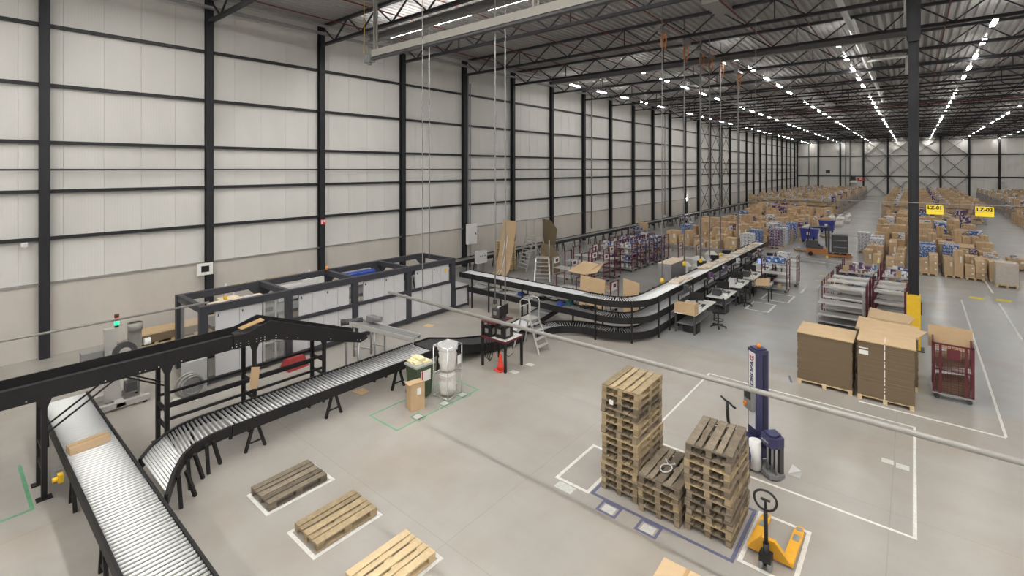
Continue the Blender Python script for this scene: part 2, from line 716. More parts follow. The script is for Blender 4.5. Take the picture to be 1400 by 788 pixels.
colm = hsection('y', 0.27, 0.27).mesh('column', 'steel_dark')
for k in range(-3, 28):
    link('column', colm, wl, (XL, ky(k), 0))
LEVELS = (4.16, 5.81, 7.53, 9.54, 11.63)
for k in range(-3, 28):
    for z in LEVELS:
        boxpart('rail', wl, (XL - 0.08, ky(k) + BAY / 2, z), (0.12, BAY - 0.27, 0.12), 'steel_dark')
pipe_m = MB().tube((0, -(BAY - 0.27) / 2, 0), (0, (BAY - 0.27) / 2, 0), 0.035, 6).mesh('tie_pipe', 'steel_dark')
for k in range(-3, 28):
    link('tie_pipe', pipe_m, wl, (XL + 0.02, ky(k) + BAY / 2, 6.57))
for k in (13, 14, 15):                                     # wind bracing bays
    for z0, z1 in ((0.3, 4.6), (4.6, 9.2), (9.2, 13.6)):
        for s in (0, 1):
            b = MB().bar((0, 0.1, z1 if s else z0), (0, BAY - 0.1, z0 if s else z1), 0.05, 0.04)
            b.build('wind_brace', 'steel_dark', wl, (XL + 0.06, ky(k), 0))
for k, dy in ((4, 0.0),):                                  # ladder-like cable tray beside a column
    b = MB().box(-0.05, 0.05, 0.30, 0.36, 2.5, 13.0).box(-0.05, 0.05, 0.52, 0.56, 2.5, 12.4)
    b.build('cable_tray', 'mid_grey', wl, (XL + 0.1, ky(k) - 0.1, 0))
for yy in (39.7, 57.1, 80):
    MB().tube((XL + 0.05, yy, 1), (XL + 0.05, yy, 13.8), 0.07, 8).build('downpipe', 'frame_light', wl)

# ---- back wall
wb = struct(MB().box(XL - 0.5, XR + 0.5, YB + 0.26, YB + 0.5, 0, 14.0).build('wall_back', 'frame_light'))
x = XL
while x < XR:
    boxpart('cladding_panel', wb, (x + 0.5825, YB + 0.22, 7.0), (1.165 - 0.012, 0.06, 13.9), 'wall_panel_back')
    x += 1.165
colb = hsection('x', 0.36, 0.3).mesh('column', 'steel_dark')
for i in range(0, 11):
    link('column', colb, wb, (XL + 4.66 * i, YB, 0))
for z in (4.8, 9.67):
    boxpart('rail', wb, (0, YB + 0.1, z), (XR - XL, 0.14, 0.24), 'steel_dark')
for i in (3, 4, 5, 6):
    for z0, z1 in ((0.2, 4.8), (4.8, 9.67), (9.67, 13.7)):
        for s in (0, 1):
            MB().bar((0.15, 0, z1 if s else z0), (4.51, 0, z0 if s else z1), 0.27, 0.06).build('wind_brace', 'steel_dark', wb, (XL + 4.66 * i, YB - 0.05, 0))
for xx in (-20.7, -12.9, -12.0):
    MB().tube((xx, YB + 0.1, 0), (xx, YB + 0.1, 13.8), 0.13, 8).build('downpipe', 'mid_grey', wb)
boxpart('vent_grille', wb, (-16.6, YB + 0.15, 5.9), (0.9, 0.08, 0.75), 'dark_grey')

# ---- the two walls out of view
struct(MB().box(XR + 0.2, XR + 0.5, YF - 0.4, YB + 0.4, 0, 14.0).build('wall_right', 'wall_panel'))
struct(MB().box(XL - 0.5, XR + 0.5, YF - 0.5, YF - 0.2, 0, 14.0).build('wall_front', 'wall_panel'))

# ---- ceiling: trapezoidal roof deck, trusses and services as its parts
b = MB()
prof = []
x = XL - 0.5
while x < XR + 0.5:
    prof += [(x, 13.93), (x + 0.13, 13.93), (x + 0.17, 14.03), (x + 0.29, 14.03)]
    x += 0.33
b.sweep([[(px, YF - 0.5, pz) for px, pz in prof], [(px, YB + 0.5, pz) for px, pz in prof]], closed=False)
b.quad([(XL - 0.5, YF - 0.5, 14.1), (XL - 0.5, YB + 0.5, 14.1), (XR + 0.5, YB + 0.5, 14.1), (XR + 0.5, YF - 0.5, 14.1)])
ceil = struct(b.build('ceiling', 'deck'))


def truss_meshes(x0, x1):
    top = MB().box(x0, x1, -0.09, 0.09, 13.78, 13.91).mesh('top_chord', 'steel_dark')
    bot = MB().box(x0, x1, -0.09, 0.09, 12.85, 12.98).mesh('bottom_chord', 'steel_dark')
    P = 2.33
    web = MB()
    n = int(round((x1 - x0) / P))
    for i in range(n):
        a = x0 + i * P
        mid = a + P / 2
        web.bar((a + 0.06, 0, 13.8), (mid, 0, 12.95), 0.06, 0.06)
        web.bar((mid, 0, 12.95), (min(a + P, x1) - 0.02, 0, 13.8), 0.06, 0.06)
        if i % 3 == 1:
            web.bar((a + P, 0, 13.8), (a + P, 0, 12.95), 0.045)
    return top, bot, web.mesh('web', 'steel_dark')


TL = truss_meshes(XL + 0.1, -0.15)
TR = truss_meshes(0.15, XR - 0.1)
for k in range(-2, 28):
    for T in (TL, TR):
        t = link('truss', T[0], ceil, (0, ky(k), 0))
        link('bottom_chord', T[1], t)
        link('web', T[2], t)
# I-section crane beams under some trusses, sprinkler lines, duct, smoke vents
for k in (2, 5):
    b = MB().box(XL + 3, -0.2, -0.16, 0.16, 12.78, 12.82).box(XL + 3, -0.2, -0.02, 0.02, 12.55, 12.78).box(XL + 3, -0.2, -0.16, 0.16, 12.5, 12.55)
    b.build('runway_beam', 'mid_grey', ceil, (0, ky(k) + 0.9, 0.25))
for xx in (-21.2, -18.2, -15.2, -12.2, -9.2, -6.2, -3.9, 1.2, 4.4, 7.5, 10.5, 13.5):
    MB().tube((xx, YF, 13.62), (xx, YB, 13.62), 0.03, 6).build('sprinkler_pipe', 'sprinkler_red', ceil)
MB().tube((XL, 66, 13.35), (XR, 66, 13.35), 0.08, 8).build('sprinkler_main', 'sprinkler_red', ceil)
b = MB().tube((-2.35, 18, 13.5), (-2.35, 62, 13.5), 0.13, 10)
b.build('spiral_duct', 'alu', ceil)
MB().tube((-2.35, 38.2, 13.5), (-0.3, 38.2, 13.5), 0.11, 8).tube((-0.3, 38.2, 13.55), (-0.3, 38.2, 12.4), 0.1, 8).build('duct_branch', 'alu', ceil)
for (xx, yy) in ((-6.6, 21.0), (-14, 40.5), (-7, 61)):
    MB().box(xx - 0.35, xx + 0.35, yy, yy + 3.2, 13.6, 13.93).build('roof_light_kerb', 'frame_light', ceil)
for yy in range(-10, 140, 3):
    pass
for xx in (-22.6,):
    MB().box(xx - 0.35, xx - 0.1, YF, YB, 13.35, 13.45).build('eaves_duct', 'galv', ceil)
MB().box(-22.1, -21.85, YF, YB, 13.5, 13.56).build('cable_tray', 'galv', ceil)
# runs of cable tray between the lamps
ROWS = (-20.0, -13.8, -8.0, -3.0, 2.7, 8.3, 13.9, 19.5)
for xx in ROWS:
    MB().box(xx - 0.04, xx + 0.04, 29, YB - 1, 13.08, 13.12).build('lamp_track', 'galv', ceil)

# ---- the interior steel columns (one line down the middle of the hall)
def hall_column(yy, lab, first):
    c = thing('steel_column', lab, 'column', (0, yy, 0), 0, None)
    b = hsection('y', 0.3, 0.3, 11.25)
    b.build('shaft', 'steel_dark', c)
    MB().box(-0.17, 0.17, -0.22, 0.22, 11.25, 13.9).box(0.17, 0.2, -0.3, 0.3, 11.4, 13.9).box(-0.2, -0.17, -0.3, 0.3, 11.4, 13.9).build('head', 'steel_dark', c)
    MB().box(-0.2, 0.2, -0.2, 0.2, 0, 2.0).build('impact_guard', 'yellow', c)['label'] = 'yellow painted guard'
    MB().box(-0.3, 0.3, -0.3, 0.3, 0, 0.03).build('base_plate', 'steel_dark', c)
    return c


c0 = hall_column(ky(4), 'black steel column with yellow foot standing in the middle of the hall', True)
MB().box(0.19, 0.23, -0.1, 0.1, 1.3, 1.75).build('extinguisher_sign', 'maroon', c0)
MB().tube((-0.23, -0.05, 12.1), (-0.23, -0.05, 13.9), 0.05, 8).build('rain_pipe', 'alu', c0)
for i, k in enumerate((8, 12, 16, 20, 24)):
    clone(c0, (0, ky(k), 0), 0, 'black steel column hidden in line behind the yellow footed one', 'rear columns of the middle line')

# ---- strip lights
def strip(length, hw=0.085):
    t = thing('pendant_strip_light', 'x', 'light')
    MB().box(-0.06, 0.06, -length / 2, length / 2, 0.05, 0.1).tube((0, -length * 0.35, 0.1), (0, -length * 0.35, 0.82), 0.008, 4).tube((0, length * 0.35, 0.1), (0, length * 0.35, 0.82), 0.008, 4).build('housing', 'lamp_housing', t)
    MB().box(-hw, hw, -length / 2 + 0.02, length / 2 - 0.02, 0.015, 0.05).build('diffuser', 'lamp_light', t)
    return t


ORDL = ('first', 'second', 'third', 'fourth', 'fifth', 'sixth', 'seventh', 'eighth', 'ninth', 'tenth', 'eleventh', 'twelfth', 'thirteenth', 'fourteenth', 'fifteenth', 'sixteenth', 'seventeenth', 'eighteenth', 'nineteenth', 'twentieth', 'twenty-first', 'twenty-second', 'twenty-third', 'twenty-fourth', 'twenty-fifth', 'twenty-sixth', 'twenty-seventh', 'twenty-eighth')
ROWNAME = ('row beside the left wall', 'second row from the left wall', 'third row from the left wall', 'row just left of the middle column', 'row just right of the middle column', 'second row right of the middle column', 'third row right of the middle column', 'row nearest the right wall')
s0 = strip(1.3)
first = True
for ri, xx in enumerate(ROWS):
    yy = 29.7 + (2.0 if ri == 0 else 0)
    j = 0
    nl = 0
    while yy < YB - 0.9:
        if yy + 4.1 >= YB - 0.9:
            yy = YB - 1.1
            j = 0
        lab = ORDL[min(nl, 27)] + ' strip light from the near end of the ' + ROWNAME[ri]
        nl += j % 6 != 5
        grp = 'strip lights in the ' + ROWNAME[ri]
        if j % 6 != 5:
            if first:
                s0.location = (xx, yy, 12.95)
                s0['label'], s0['group'] = lab, grp
                first = False
            else:
                clone(s0, (xx, yy, 12.95), 0, lab, grp)
        yy += 4.1
        j += 1
s1 = strip(2.3, 0.13)
first = True
for yy in (14.1, 6.0, -2.0, -9.0):
    for i in range(12):
        xx = -18.3 + 3.2 * i
        lab = ('leftmost long white strip light near the camera', 'second long white strip light near the camera', 'third long white strip light above the tan beam')[i] if (yy > 14 and i < 3) else ORDL[i] + ' long strip light from the left wall, near end row at ' + {14.1: 'the tan beam', 6.0: 'the camera side', -2.0: 'the camera back', -9.0: 'the front wall'}[yy]
        grp = None if (yy > 14 and i < 3) else 'strip lights over the near end'
        if first:
            s1.location = (xx, yy, 12.9)
            s1.rotation_euler = (0, 0, PI / 2)
            s1['label'] = lab
            first = False
        else:
            clone(s1, (xx, yy, 12.9), PI / 2, lab, grp)

# ================================================================== PALLETS
def pallet(label, m, loc, rz=0, group=None, small=False):
    """euro pallet, 1.2 m along local y"""
    t = thing('pallet', label, 'pallet', loc, rz, group)
    if small:
        pallet_mb().build('slats', m, t)
        return t
    for x, w in ((-0.3275, 0.145), (-0.172, 0.1), (0, 0.145), (0.172, 0.1), (0.3275, 0.145)):
        boxpart('deck_board', t, (x, 0, 0.133), (w, 1.2, 0.022), m)
    for yy in (-0.5275, 0, 0.5275):
        boxpart('stringer_board', t, (0, yy, 0.111), (0.8, 0.145, 0.022), m)
        for x in (-0.35, 0, 0.35):
            boxpart('block', t, (x, yy, 0.061), (0.1, 0.145, 0.078), m)
    for x in (-0.35, 0, 0.35):
        boxpart('bottom_board', t, (x, 0, 0.011), (0.1, 1.2, 0.022), m)
    return t


def pallet_mb(w=0.8, l=1.2):
    b = MB()
    for i in range(5):
        x = -w / 2 + 0.06 + i * (w - 0.12) / 4
        b.box(x - 0.06, x + 0.06, -l / 2, l / 2, 0.122, 0.144)
    for yy in (-l / 2 + 0.07, 0, l / 2 - 0.07):
        b.box(-w / 2, w / 2, yy - 0.07, yy + 0.07, 0.1, 0.122)
        for x in (-w / 2 + 0.05, 0, w / 2 - 0.05):
            b.box(x - 0.05, x + 0.05, yy - 0.07, yy + 0.07, 0.022, 0.1)
    for x in (-w / 2 + 0.05, 0, w / 2 - 0.05):
        b.box(x - 0.05, x + 0.05, -l / 2, l / 2, 0, 0.022)
    return b


pallet('grey weathered wooden pallet lying alone nearest the roller conveyor', 'wood_grey', (-9.95, 4.77, 0), 0.01)
pallet('brown wooden pallet lying alone, middle of the three single pallets', 'wood_old', (-8.28, 4.85, 0), 0)
pallet('pale new wooden pallet lying alone, nearest the camera', 'wood_new', (-6.6, 4.85, 0), 0)


def stack(x, y, n, mats, words, rot_top=0.0):
    for i in range(n):
        m = mats[i % len(mats)]
        if i == 0: lab = 'bottom pallet of the ' + words
        elif i == n - 1: lab = 'top pallet of the ' + words
        else: lab = ('second', 'third', 'fourth', 'fifth', 'sixth', 'seventh', 'eighth', 'ninth', 'tenth', 'eleventh', 'twelfth', 'thirteenth', 'fourteenth')[i - 1] + ' pallet from the floor in the ' + words
        rz = R.uniform(-0.02, 0.02) + (rot_top if i == n - 1 else 0)
        pallet(lab, m, (x + R.uniform(-0.018, 0.018) + (rot_top * -0.6 if i == n - 1 else 0), y + R.uniform(-0.018, 0.018), i * 0.1445), rz, 'pallets of the ' + words)


stack(-4.56, 9.48, 15, ('wood_mix', 'wood_old', 'wood_mix', 'wood_old', 'wood_old', 'wood_mix', 'wood_old', 'wood_old', 'wood_mix', 'wood_old', 'wood_old', 'wood_mix', 'wood_mix', 'wood_old', 'wood_old'), 'tallest pallet stack')
stack(-3.70, 9.35, 5, ('wood_mix', 'wood_mix', 'wood_old', 'wood_mix', 'wood_grey'), 'low pallet stack')
stack(-2.83, 9.46, 11, ('wood_mix', 'wood_old', 'wood_mix', 'wood_grey', 'wood_mix', 'wood_old', 'wood_mix', 'wood_mix', 'wood_old', 'wood_grey', 'wood_grey'), 'pallet stack beside the pallet jack', 0.06)
# white strap tied on the low stack
b = MB()
b.pipe([(0.1 * math.cos(t * 0.42), 0.15 * math.sin(t * 0.42), 0.012 + 0.006 * math.sin(t)) for t in range(16)], 0.012, 6)
b.pipe([(0.02, 0.14, 0.02), (0.1, 0.2, 0.03), (0.05, 0.27, 0.012)], 0.011, 6)
b.pipe([(-0.02, 0.14, 0.02), (-0.1, 0.22, 0.05), (-0.03, 0.25, 0.012)], 0.011, 6)
tag(b.build('plastic_strap', 'white', None, (-3.72, 9.2, 0.735)), 'white plastic strap tied in a loop on the low pallet stack', 'strap')
tag(MB().box(-0.045, 0.045, -0.002, 0, -0.05, 0.05).build('pallet_label', 'paper', None, (-4.73, 8.855, 1.85)), 'white paper label on the tallest pallet stack', 'label')


# ================================================================== YELLOW PALLET JACK
t = thing('pallet_jack', 'yellow hand pallet jack with black loop handle in a white floor square', 'pallet jack', (-1.87, 8.92, 0), -0.02)
for s in (-1, 1):
    x0, x1 = (s * 0.27 - 0.08, s * 0.27 + 0.08)
    b = MB()
    b.sweep([[(x0, 0.12, 0.05), (x1, 0.12, 0.05), (x1, 0.12, 0.12), (x0, 0.12, 0.12)],
             [(x0, 1.0, 0.05), (x1, 1.0, 0.05), (x1, 1.0, 0.11), (x0, 1.0, 0.11)],
             [(x0 + 0.03, 1.2, 0.05), (x1 - 0.03, 1.2, 0.05), (x1 - 0.03, 1.2, 0.09), (x0 + 0.03, 1.2, 0.09)]])
    f = b.build('fork', 'truck_yellow', t)
    MB().tube((0, 1.08, 0.112), (0, 1.08, 0.118), 0.055, 12).build('roller_cover', 'galv', f, (s * 0.27, 0, 0))
    MB().box(-0.05, 0.05, 0.72, 0.9, 0.113, 0.117).build('worn_patch', 'galv', f, (s * 0.27, 0, 0))
    MB().tube((s * 0.27 - 0.05, 1.05, 0.04), (s * 0.27 + 0.05, 1.05, 0.04), 0.04, 10).build('load_roller', 'rubber', t)
b = MB()
b.sweep([[(-0.35, 0.12, 0.05), (-0.1, 0.02, 0.4), (0.1, 0.02, 0.4), (0.35, 0.12, 0.05)], [(-0.35, 0.2, 0.05), (-0.1, 0.1, 0.4), (0.1, 0.1, 0.4), (0.35, 0.2, 0.05)]])
b.build('yoke', 'truck_yellow', t)
MB().tube((0, -0.1, 0.06), (0, -0.1, 0.42), 0.05, 10).box(-0.09, 0.09, -0.2, -0.03, 0.15, 0.27).build('hydraulic_pump', 'black', t)
for s in (-1, 1):
    MB().tube((s * 0.03, -0.12, 0.09), (s * 0.09, -0.12, 0.09), 0.09, 14).build('steer_wheel', 'mid_grey', t)
b = MB().pipe([(0, -0.1, 0.4), (0, -0.12, 0.7), (0, -0.14, 1.0)], 0.032, 8)
b.build('tiller', 'black', t)
loop = []
for i in range(25):
    a = 2 * PI * i / 24
    loop.append((0.17 * math.sin(a), -0.15 - 0.02 * math.cos(a), 1.17 - 0.17 * math.cos(a) * (1 if math.cos(a) > 0 else 0.75)))
b = MB().pipe(loop, 0.019, 8).pipe([(0, -0.14, 1.0), (0, -0.15, 1.16)], 0.022, 8).bar((-0.07, -0.15, 1.16), (0.07, -0.15, 1.16), 0.03)
b.build('handle', 'black', t)


# ================================================================== STRETCH WRAPPING ROBOT
t = thing('stretch_wrapper', 'navy stretch wrapping machine with orange lamp and white film roll', 'wrapping machine', (-2.72, 12.04, 0), math.radians(-43))
MB().box(-0.15, 0.15, -0.15, 0.15, 0.1, 2.5).box(-0.12, 0.12, -0.12, 0.12, 2.5, 2.54).build('mast', 'navy', t)
MB().box(0.15, 0.165, 0.02, 0.09, 0.4, 2.42).build('slot', 'navy_dark', t)
mp = MB().box(-0.11, 0.12, -0.16, -0.15, 0.75, 2.44).build('front_panel', 'white', t)
text('lettering', 'ROBOPAC', 0.165, mp, (0.01, -0.163, 1.97), (PI / 2, -PI / 2, 0), 'navy', 0.002, 0.005)
MB().ext([(-0.07, -0.162, 2.28), (0.0, -0.162, 2.33), (-0.07, -0.162, 2.38)], (0, -0.003, 0)).ext([(0.0, -0.162, 2.33), (0.08, -0.162, 2.28), (0.08, -0.162, 2.38)], (0, -0.003, 0)).build('emblem', 'red', mp)
MB().lathe([(0.04, 0), (0.045, 0.03), (0.04, 0.07), (0.015, 0.09)], (0.02, 0, 2.54), 12).build('warning_lamp', 'orange', t)
b = MB().box(-0.14, 0.13, -0.26, -0.16, 1.15, 1.65)
k = b.build('control_box', 'mid_grey', t)
MB().box(-0.11, 0.1, -0.275, -0.26, 1.4, 1.6).build('display', 'black', k)
MB().tube((-0.05, -0.26, 1.27), (-0.05, -0.31, 1.27), 0.045, 10).build('stop_button', 'orange', k)
MB().lathe([(0.4, 0.05), (0.42, 0.35), (0.38, 0.5), (0.25, 0.6), (0.08, 0.64)], (0, -0.45, 0), 20).build('drive_body', 'navy', t)
for (wx, wy) in ((-0.3, -0.5), (0.3, -0.5), (0, 0.05)):
    MB().tube((wx - 0.03, wy, 0.06), (wx + 0.03, wy, 0.06), 0.06, 12).build('wheel', 'rubber', t)
MB().pipe([(-0.05, -0.65, 0.5), (-0.06, -0.7, 0.95), (-0.06, -0.72, 1.3)], 0.035, 8).build('tiller', 'black', t)
MB().pipe([(-0.3, -0.72, 1.33), (-0.15, -0.7, 1.3), (0.0, -0.7, 1.32), (0.15, -0.7, 1.3), (0.26, -0.72, 1.33)], 0.022, 8).build('tiller_grip', 'black', t)
b = MB()
b.ext([(0.44, -0.24, 0.68), (0.74, -0.26, 0.68), (0.82, -0.12, 0.68), (0.76, 0.08, 0.68), (0.44, 0.1, 0.68)], (0, 0, 0.2))
b.ext([(0.48, -0.2, 0.88), (0.7, -0.22, 0.88), (0.76, -0.12, 0.88), (0.7, 0.05, 0.88), (0.48, 0.07, 0.88)], (0, 0, 0.05))
b.box(0.15, 0.44, -0.1, 0.06, 0.45, 0.6)
cr = b.build('film_carriage', 'navy', t)
text('lettering', 'compact', 0.06, cr, (0.61, -0.262, 0.78), (PI / 2, 0, 0), 'white')
MB().ext([(0.2, -0.26, 0.03), (0.76, -0.26, 0.03), (0.82, -0.12, 0.03), (0.76, 0.1, 0.03), (0.2, 0.1, 0.03)], (0, 0, 0.08)).build('carriage_foot', 'mid_grey', t)
MB().box(0.3, 0.75, 0.0, 0.08, 0.11, 0.72).build('roller_guard', 'dark_grey', t)
for xx, yy in ((0.55, -0.15), (0.66, -0.12), (0.75, -0.1)):
    MB().tube((xx, yy, 0.11), (xx, yy, 0.72), 0.025, 8).build('roller', 'galv', t)
MB().tube((0.38, -0.33, 0.06), (0.38, -0.33, 0.66), 0.125, 18).tube((0.38, -0.33, 0.05), (0.38, -0.33, 0.69), 0.04, 10).build('film_roll', 'white', t)['label'] = 'white roll of stretch film'
tag(MB().box(-0.12, 0.12, -0.1, 0.12, 0, 0.004).quad([(-0.1, -0.1, 0.02), (0.08, -0.06, 0.09), (0.11, 0.1, 0.05), (-0.06, 0.1, 0.14)]).build('film_scrap', 'film', None, (-1.98, 11.95, 0.001)), 'crumpled clear film scrap beside the wrapping machine', 'scrap')

# carton at the lower frame edge
t = thing('carton', 'flat topped brown carton cut by the lower frame edge', 'carton', (-2.62, 6.65, 0), 0.03)
MB().box(-0.38, 0.38, -0.75, 0.75, 0, 0.48).build('box', 'card_light', t)
MB().box(-0.03, 0.03, -0.75, 0.75, 0.48, 0.483).build('tape_strip', 'tape', t)
MB().box(-0.08, 0.1, 0.3, 0.45, 0.484, 0.487).build('paper_sticker', 'paper', t)


# ================================================================== SUSPENDED BAR, TAN BEAM, CABLES
t = thing('hanging_bar', 'long beige steel bar hung from chain across the hall', 'bar', (0, 7.6, 3.4))
MB().tube((-10.45, 0, 0), (6.0, 0, 0), 0.036, 10).build('tube', 'frame_light', t)
ch = MB()
cx0 = -9.12
n = int((12.9 - 3.43) / 0.075)
for i in range(n):
    z = 0.04 + i * 0.075
    if i % 2: ch.box(-0.012, 0.012, -0.004, 0.004, z, z + 0.085)
    else: ch.box(-0.004, 0.004, -0.012, 0.012, z, z + 0.085)
ch.build('chain', 'mid_grey', t, (cx0, 0, 0))
ch.build('chain', 'mid_grey', t, (4.5, 0, 0))

t = thing('crane_rail', 'tan box beam hung from the roof near the strip lights', 'beam', (0, 11.9, 11.3))
MB().box(-17.5, 14, -0.07, 0.07, 0.0, 0.28).build('web', 'beam_tan', t)
MB().box(-17.5, 14, -0.1, 0.1, -0.12, -0.05).box(-17.5, 14, -0.03, 0.03, -0.05, 0).build('track', 'dark_grey', t)
MB().box(-17.95, -17.5, -0.13, 0.13, -0.2, 0.12).tube((-17.7, 0, -0.3), (-17.7, 0, -0.2), 0.08, 8).build('end_trolley', 'mid_grey', t)
for xx in (-17.35, -9.0, -1.0, 7.0):
    MB().box(xx - 0.04, xx + 0.04, -0.05, 0.05, 0.28, 2.6).box(xx + 0.14, xx + 0.18, -0.03, 0.03, 0.28, 2.6).build('hanger', 'frame_light', t)
MB().pipe([(-18.1, 0, 0.0), (-18.15, 0, 0.25), (-18.12, 0, 1.2), (-18.12, 0, 2.5)], 0.014, 6).build('yellow_cable', 'yellow', t)

t = thing('fence_rail', 'long grey pipe running level in front of the left wall', 'pipe', (-16.42, 0, 2.56))
MB().tube((0, -8, 0), (0, 5.4, 0), 0.03, 8).build('tube', 'frame_light', t)
for yy in (-6.5, -3.0):
    MB().tube((0, yy, -2.56), (0, yy, 0), 0.03, 8).build('post', 'frame_light', t)

t = thing('sign_wire', 'thin steel wire stretched across the hall carrying two yellow signs', 'wire', (0, 20, 5.52))
MB().tube((-4.6, 0, 0), (22.9, 0, 0), 0.013, 6).build('wire', 'frame_light', t)
MB().tube((-4.6, 0, 0), (-4.6, 0, 7.3), 0.008, 6).build('drop_wire', 'mid_grey', t)
MB().tube((12, 0, 0), (12, 0, 7.3), 0.008, 6).build('drop_wire', 'mid_grey', t)
for xx, w in ((0.51, 'LZ-01'), (1.62, 'LZ-02')):
    t = thing('hanging_sign', 'yellow hanging sign reading ' + w, 'sign', (xx, 19.98, 5.33))
    MB().box(-0.20, 0.20, -0.008, 0.008, -0.15, 0.14).build('plate', 'sign_yellow', t)
    MB().box(-0.19, 0.19, -0.0095, -0.008, -0.045, -0.038).build('band', 'black', t)
    text('lettering', w, 0.14, t, (0, -0.011, 0.055), (PI / 2, 0, 0), 'black', 0.002, 0.006)
    for s in (-0.12, 0.12):
        MB().box(s - 0.008, s + 0.008, -0.006, 0.006, 0.14, 0.18).build('hook', 'mid_grey', t)


# ================================================================== CONVEYOR BUILDER
def offset_path(path, d):
    out = []
    k = len(path)
    for i, p in enumerate(path):
        a, c = Vector(path[max(i - 1, 0)]), Vector(path[min(i + 1, k - 1)])
        t_ = (c - a)
        t_.z = 0
        t_.normalize()
        out.append(Vector(p) + Vector((-t_.y, t_.x, 0)) * d)
    return out


def side_plates(parent, path, w, zlo, zhi, m='steel_black', thick=0.045, name='side_plate'):
    for s in (-1, 1):
        pts = offset_path(path, s * w / 2)
        inn = offset_path(path, s * (w / 2 - thick))
        lines = []
        for p, q in zip(pts, inn):
            lines.append([(p.x, p.y, p.z + zlo), (q.x, q.y, q.z + zlo), (q.x, q.y, q.z + zhi), (p.x, p.y, p.z + zhi)])
        MB().sweep(lines).build(name, m, parent)


def resample(path, pitch):
    out = []
    acc = 0.0
    nxt = pitch / 2
    for a, c in zip(path[:-1], path[1:]):
        a, c = Vector(a), Vector(c)
        l = (c - a).length
        while nxt <= acc + l:
            p = a.lerp(c, (nxt - acc) / l)
            out.append((p, c - a))
            nxt += pitch
        acc += l
    return out


def smooth_dirs(path, pts):
    return pts


def rollers(parent, path, w, pitch, r=0.025, m='roller', z=-0.02):
    me = MB().tube((-w / 2, 0, 0), (w / 2, 0, 0), r, 8).mesh('roller', m)
    fine = []
    for p, d in resample(path, pitch):
        o = link('roller', me, parent, (p.x, p.y, p.z + z))
        o.rotation_euler = (0, 0, math.atan2(d.y, d.x) + PI / 2)
    return me


def belt(parent, path, w, m='belt_dark', z=0.0, th=0.02, name='belt'):
    a = offset_path(path, w / 2)
    c = offset_path(path, -w / 2)
    lines = [[(p.x, p.y, p.z + z - th), (q.x, q.y, q.z + z - th), (q.x, q.y, q.z + z), (p.x, p.y, p.z + z)] for p, q in zip(a, c)]
    return MB().sweep(lines).build(name, m, parent)


def arc(cx, cy, r, a0, a1, n, z):
    return [(cx + r * math.cos(math.radians(a0 + (a1 - a0) * i / n)), cy + r * math.sin(math.radians(a0 + (a1 - a0) * i / n)), z) for i in range(n + 1)]


def trestle(parent, x, y, h, ax, w=0.8, m='steel_black', splay=0.22):
    """A-shaped trestle: two pairs of splayed legs and a tie"""
    d = Vector((1, 0, 0)) if ax == 'x' else Vector((0, 1, 0))      # across the conveyor
    e = Vector((0, 1, 0)) if ax == 'x' else Vector((1, 0, 0))
    c = Vector((x, y, 0))
    for s in (-1, 1):
        foot = c + d * (s * w / 2)
        for q in (-1, 1):
            MB().bar(foot + e * (q * splay), foot + e * (q * 0.04) + Vector((0, 0, h)), 0.06).build('leg', m, parent)
        MB().bar(foot + e * -splay * 0.62 + Vector((0, 0, h * 0.3)), foot + e * splay * 0.62 + Vector((0, 0, h * 0.3)), 0.03).build('tie', m, parent)


# ---- roller conveyor at the lower left, running along x
ZC = 0.76
t = thing('roller_conveyor', 'bright close-pitched roller conveyor running to the lower left frame edge', 'conveyor', (0, 0, 0))
pathL = [(-16.6, 2.18, ZC), (-5.0, 2.18, ZC)]
side_plates(t, pathL, 0.92, -0.17, 0.03, 'steel_black')
belt(t, pathL, 0.84, 'steel_black', -0.12, name='gap_shade_sheet')  # dark sheet added below the rollers so the gaps read as shade
rollers(t, pathL, 0.82, 0.1, 0.029, 'roller')
for xx in (-16.0, -12.6, -10.0, -7.2):
    trestle(t, xx, 2.18, 0.62, 'y', 0.8)
MB().box(-13.25, -13.05, 1.55, 1.68, 0.38, 0.62).build('motor_box', 'mid_grey', t)
MB().tube((-12.9, 1.6, 0.52), (-12.9, 1.52, 0.52), 0.045, 10).box(-12.97, -12.83, 1.6, 1.68, 0.45, 0.6).build('stop_button', 'yellow', t)
c = thing('carton', 'long flat brown carton riding on the bright roller conveyor', 'carton', (-13.32, 2.13, ZC + 0.0105), 0.12)
MB().box(-0.13, 0.13, -0.33, 0.33, 0, 0.14).build('box', 'card', c)
MB().box(-0.03, 0.03, -0.331, 0.331, 0.14, 0.142).build('tape_strip', 'tape', c)

# ---- curved spur and straight roller conveyor along y
t = thing('roller_conveyor', 'curved roller conveyor merging into the lower left conveyor', 'conveyor', (0, 0, 0))
# inner and outer rails of the spur follow the photograph's two curves
outer = [(-11.92, 2.69), (-12.3, 2.95), (-12.62, 3.28), (-12.82, 3.62), (-12.9, 3.98), (-12.9, 4.35)]
inner = [(-10.25, 2.69), (-10.9, 2.98), (-11.4, 3.27), (-11.68, 3.55), (-11.82, 3.92), (-11.86, 4.35)]
for pts in (outer, inner):
    lines = []
    for i, (px_, py_) in enumerate(pts):
        a, c_ = Vector(pts[max(i - 1, 0)]), Vector(pts[min(i + 1, 5)])
        nn = (c_ - a).normalized()
        nn = Vector((nn.y, -nn.x)) * 0.03
        lines.append([(px_ - nn.x, py_ - nn.y, ZC - 0.19), (px_ + nn.x, py_ + nn.y, ZC - 0.19), (px_ + nn.x, py_ + nn.y, ZC + 0.03), (px_ - nn.x, py_ - nn.y, ZC + 0.03)])
    MB().sweep(lines).build('side_plate', 'steel_black', t)


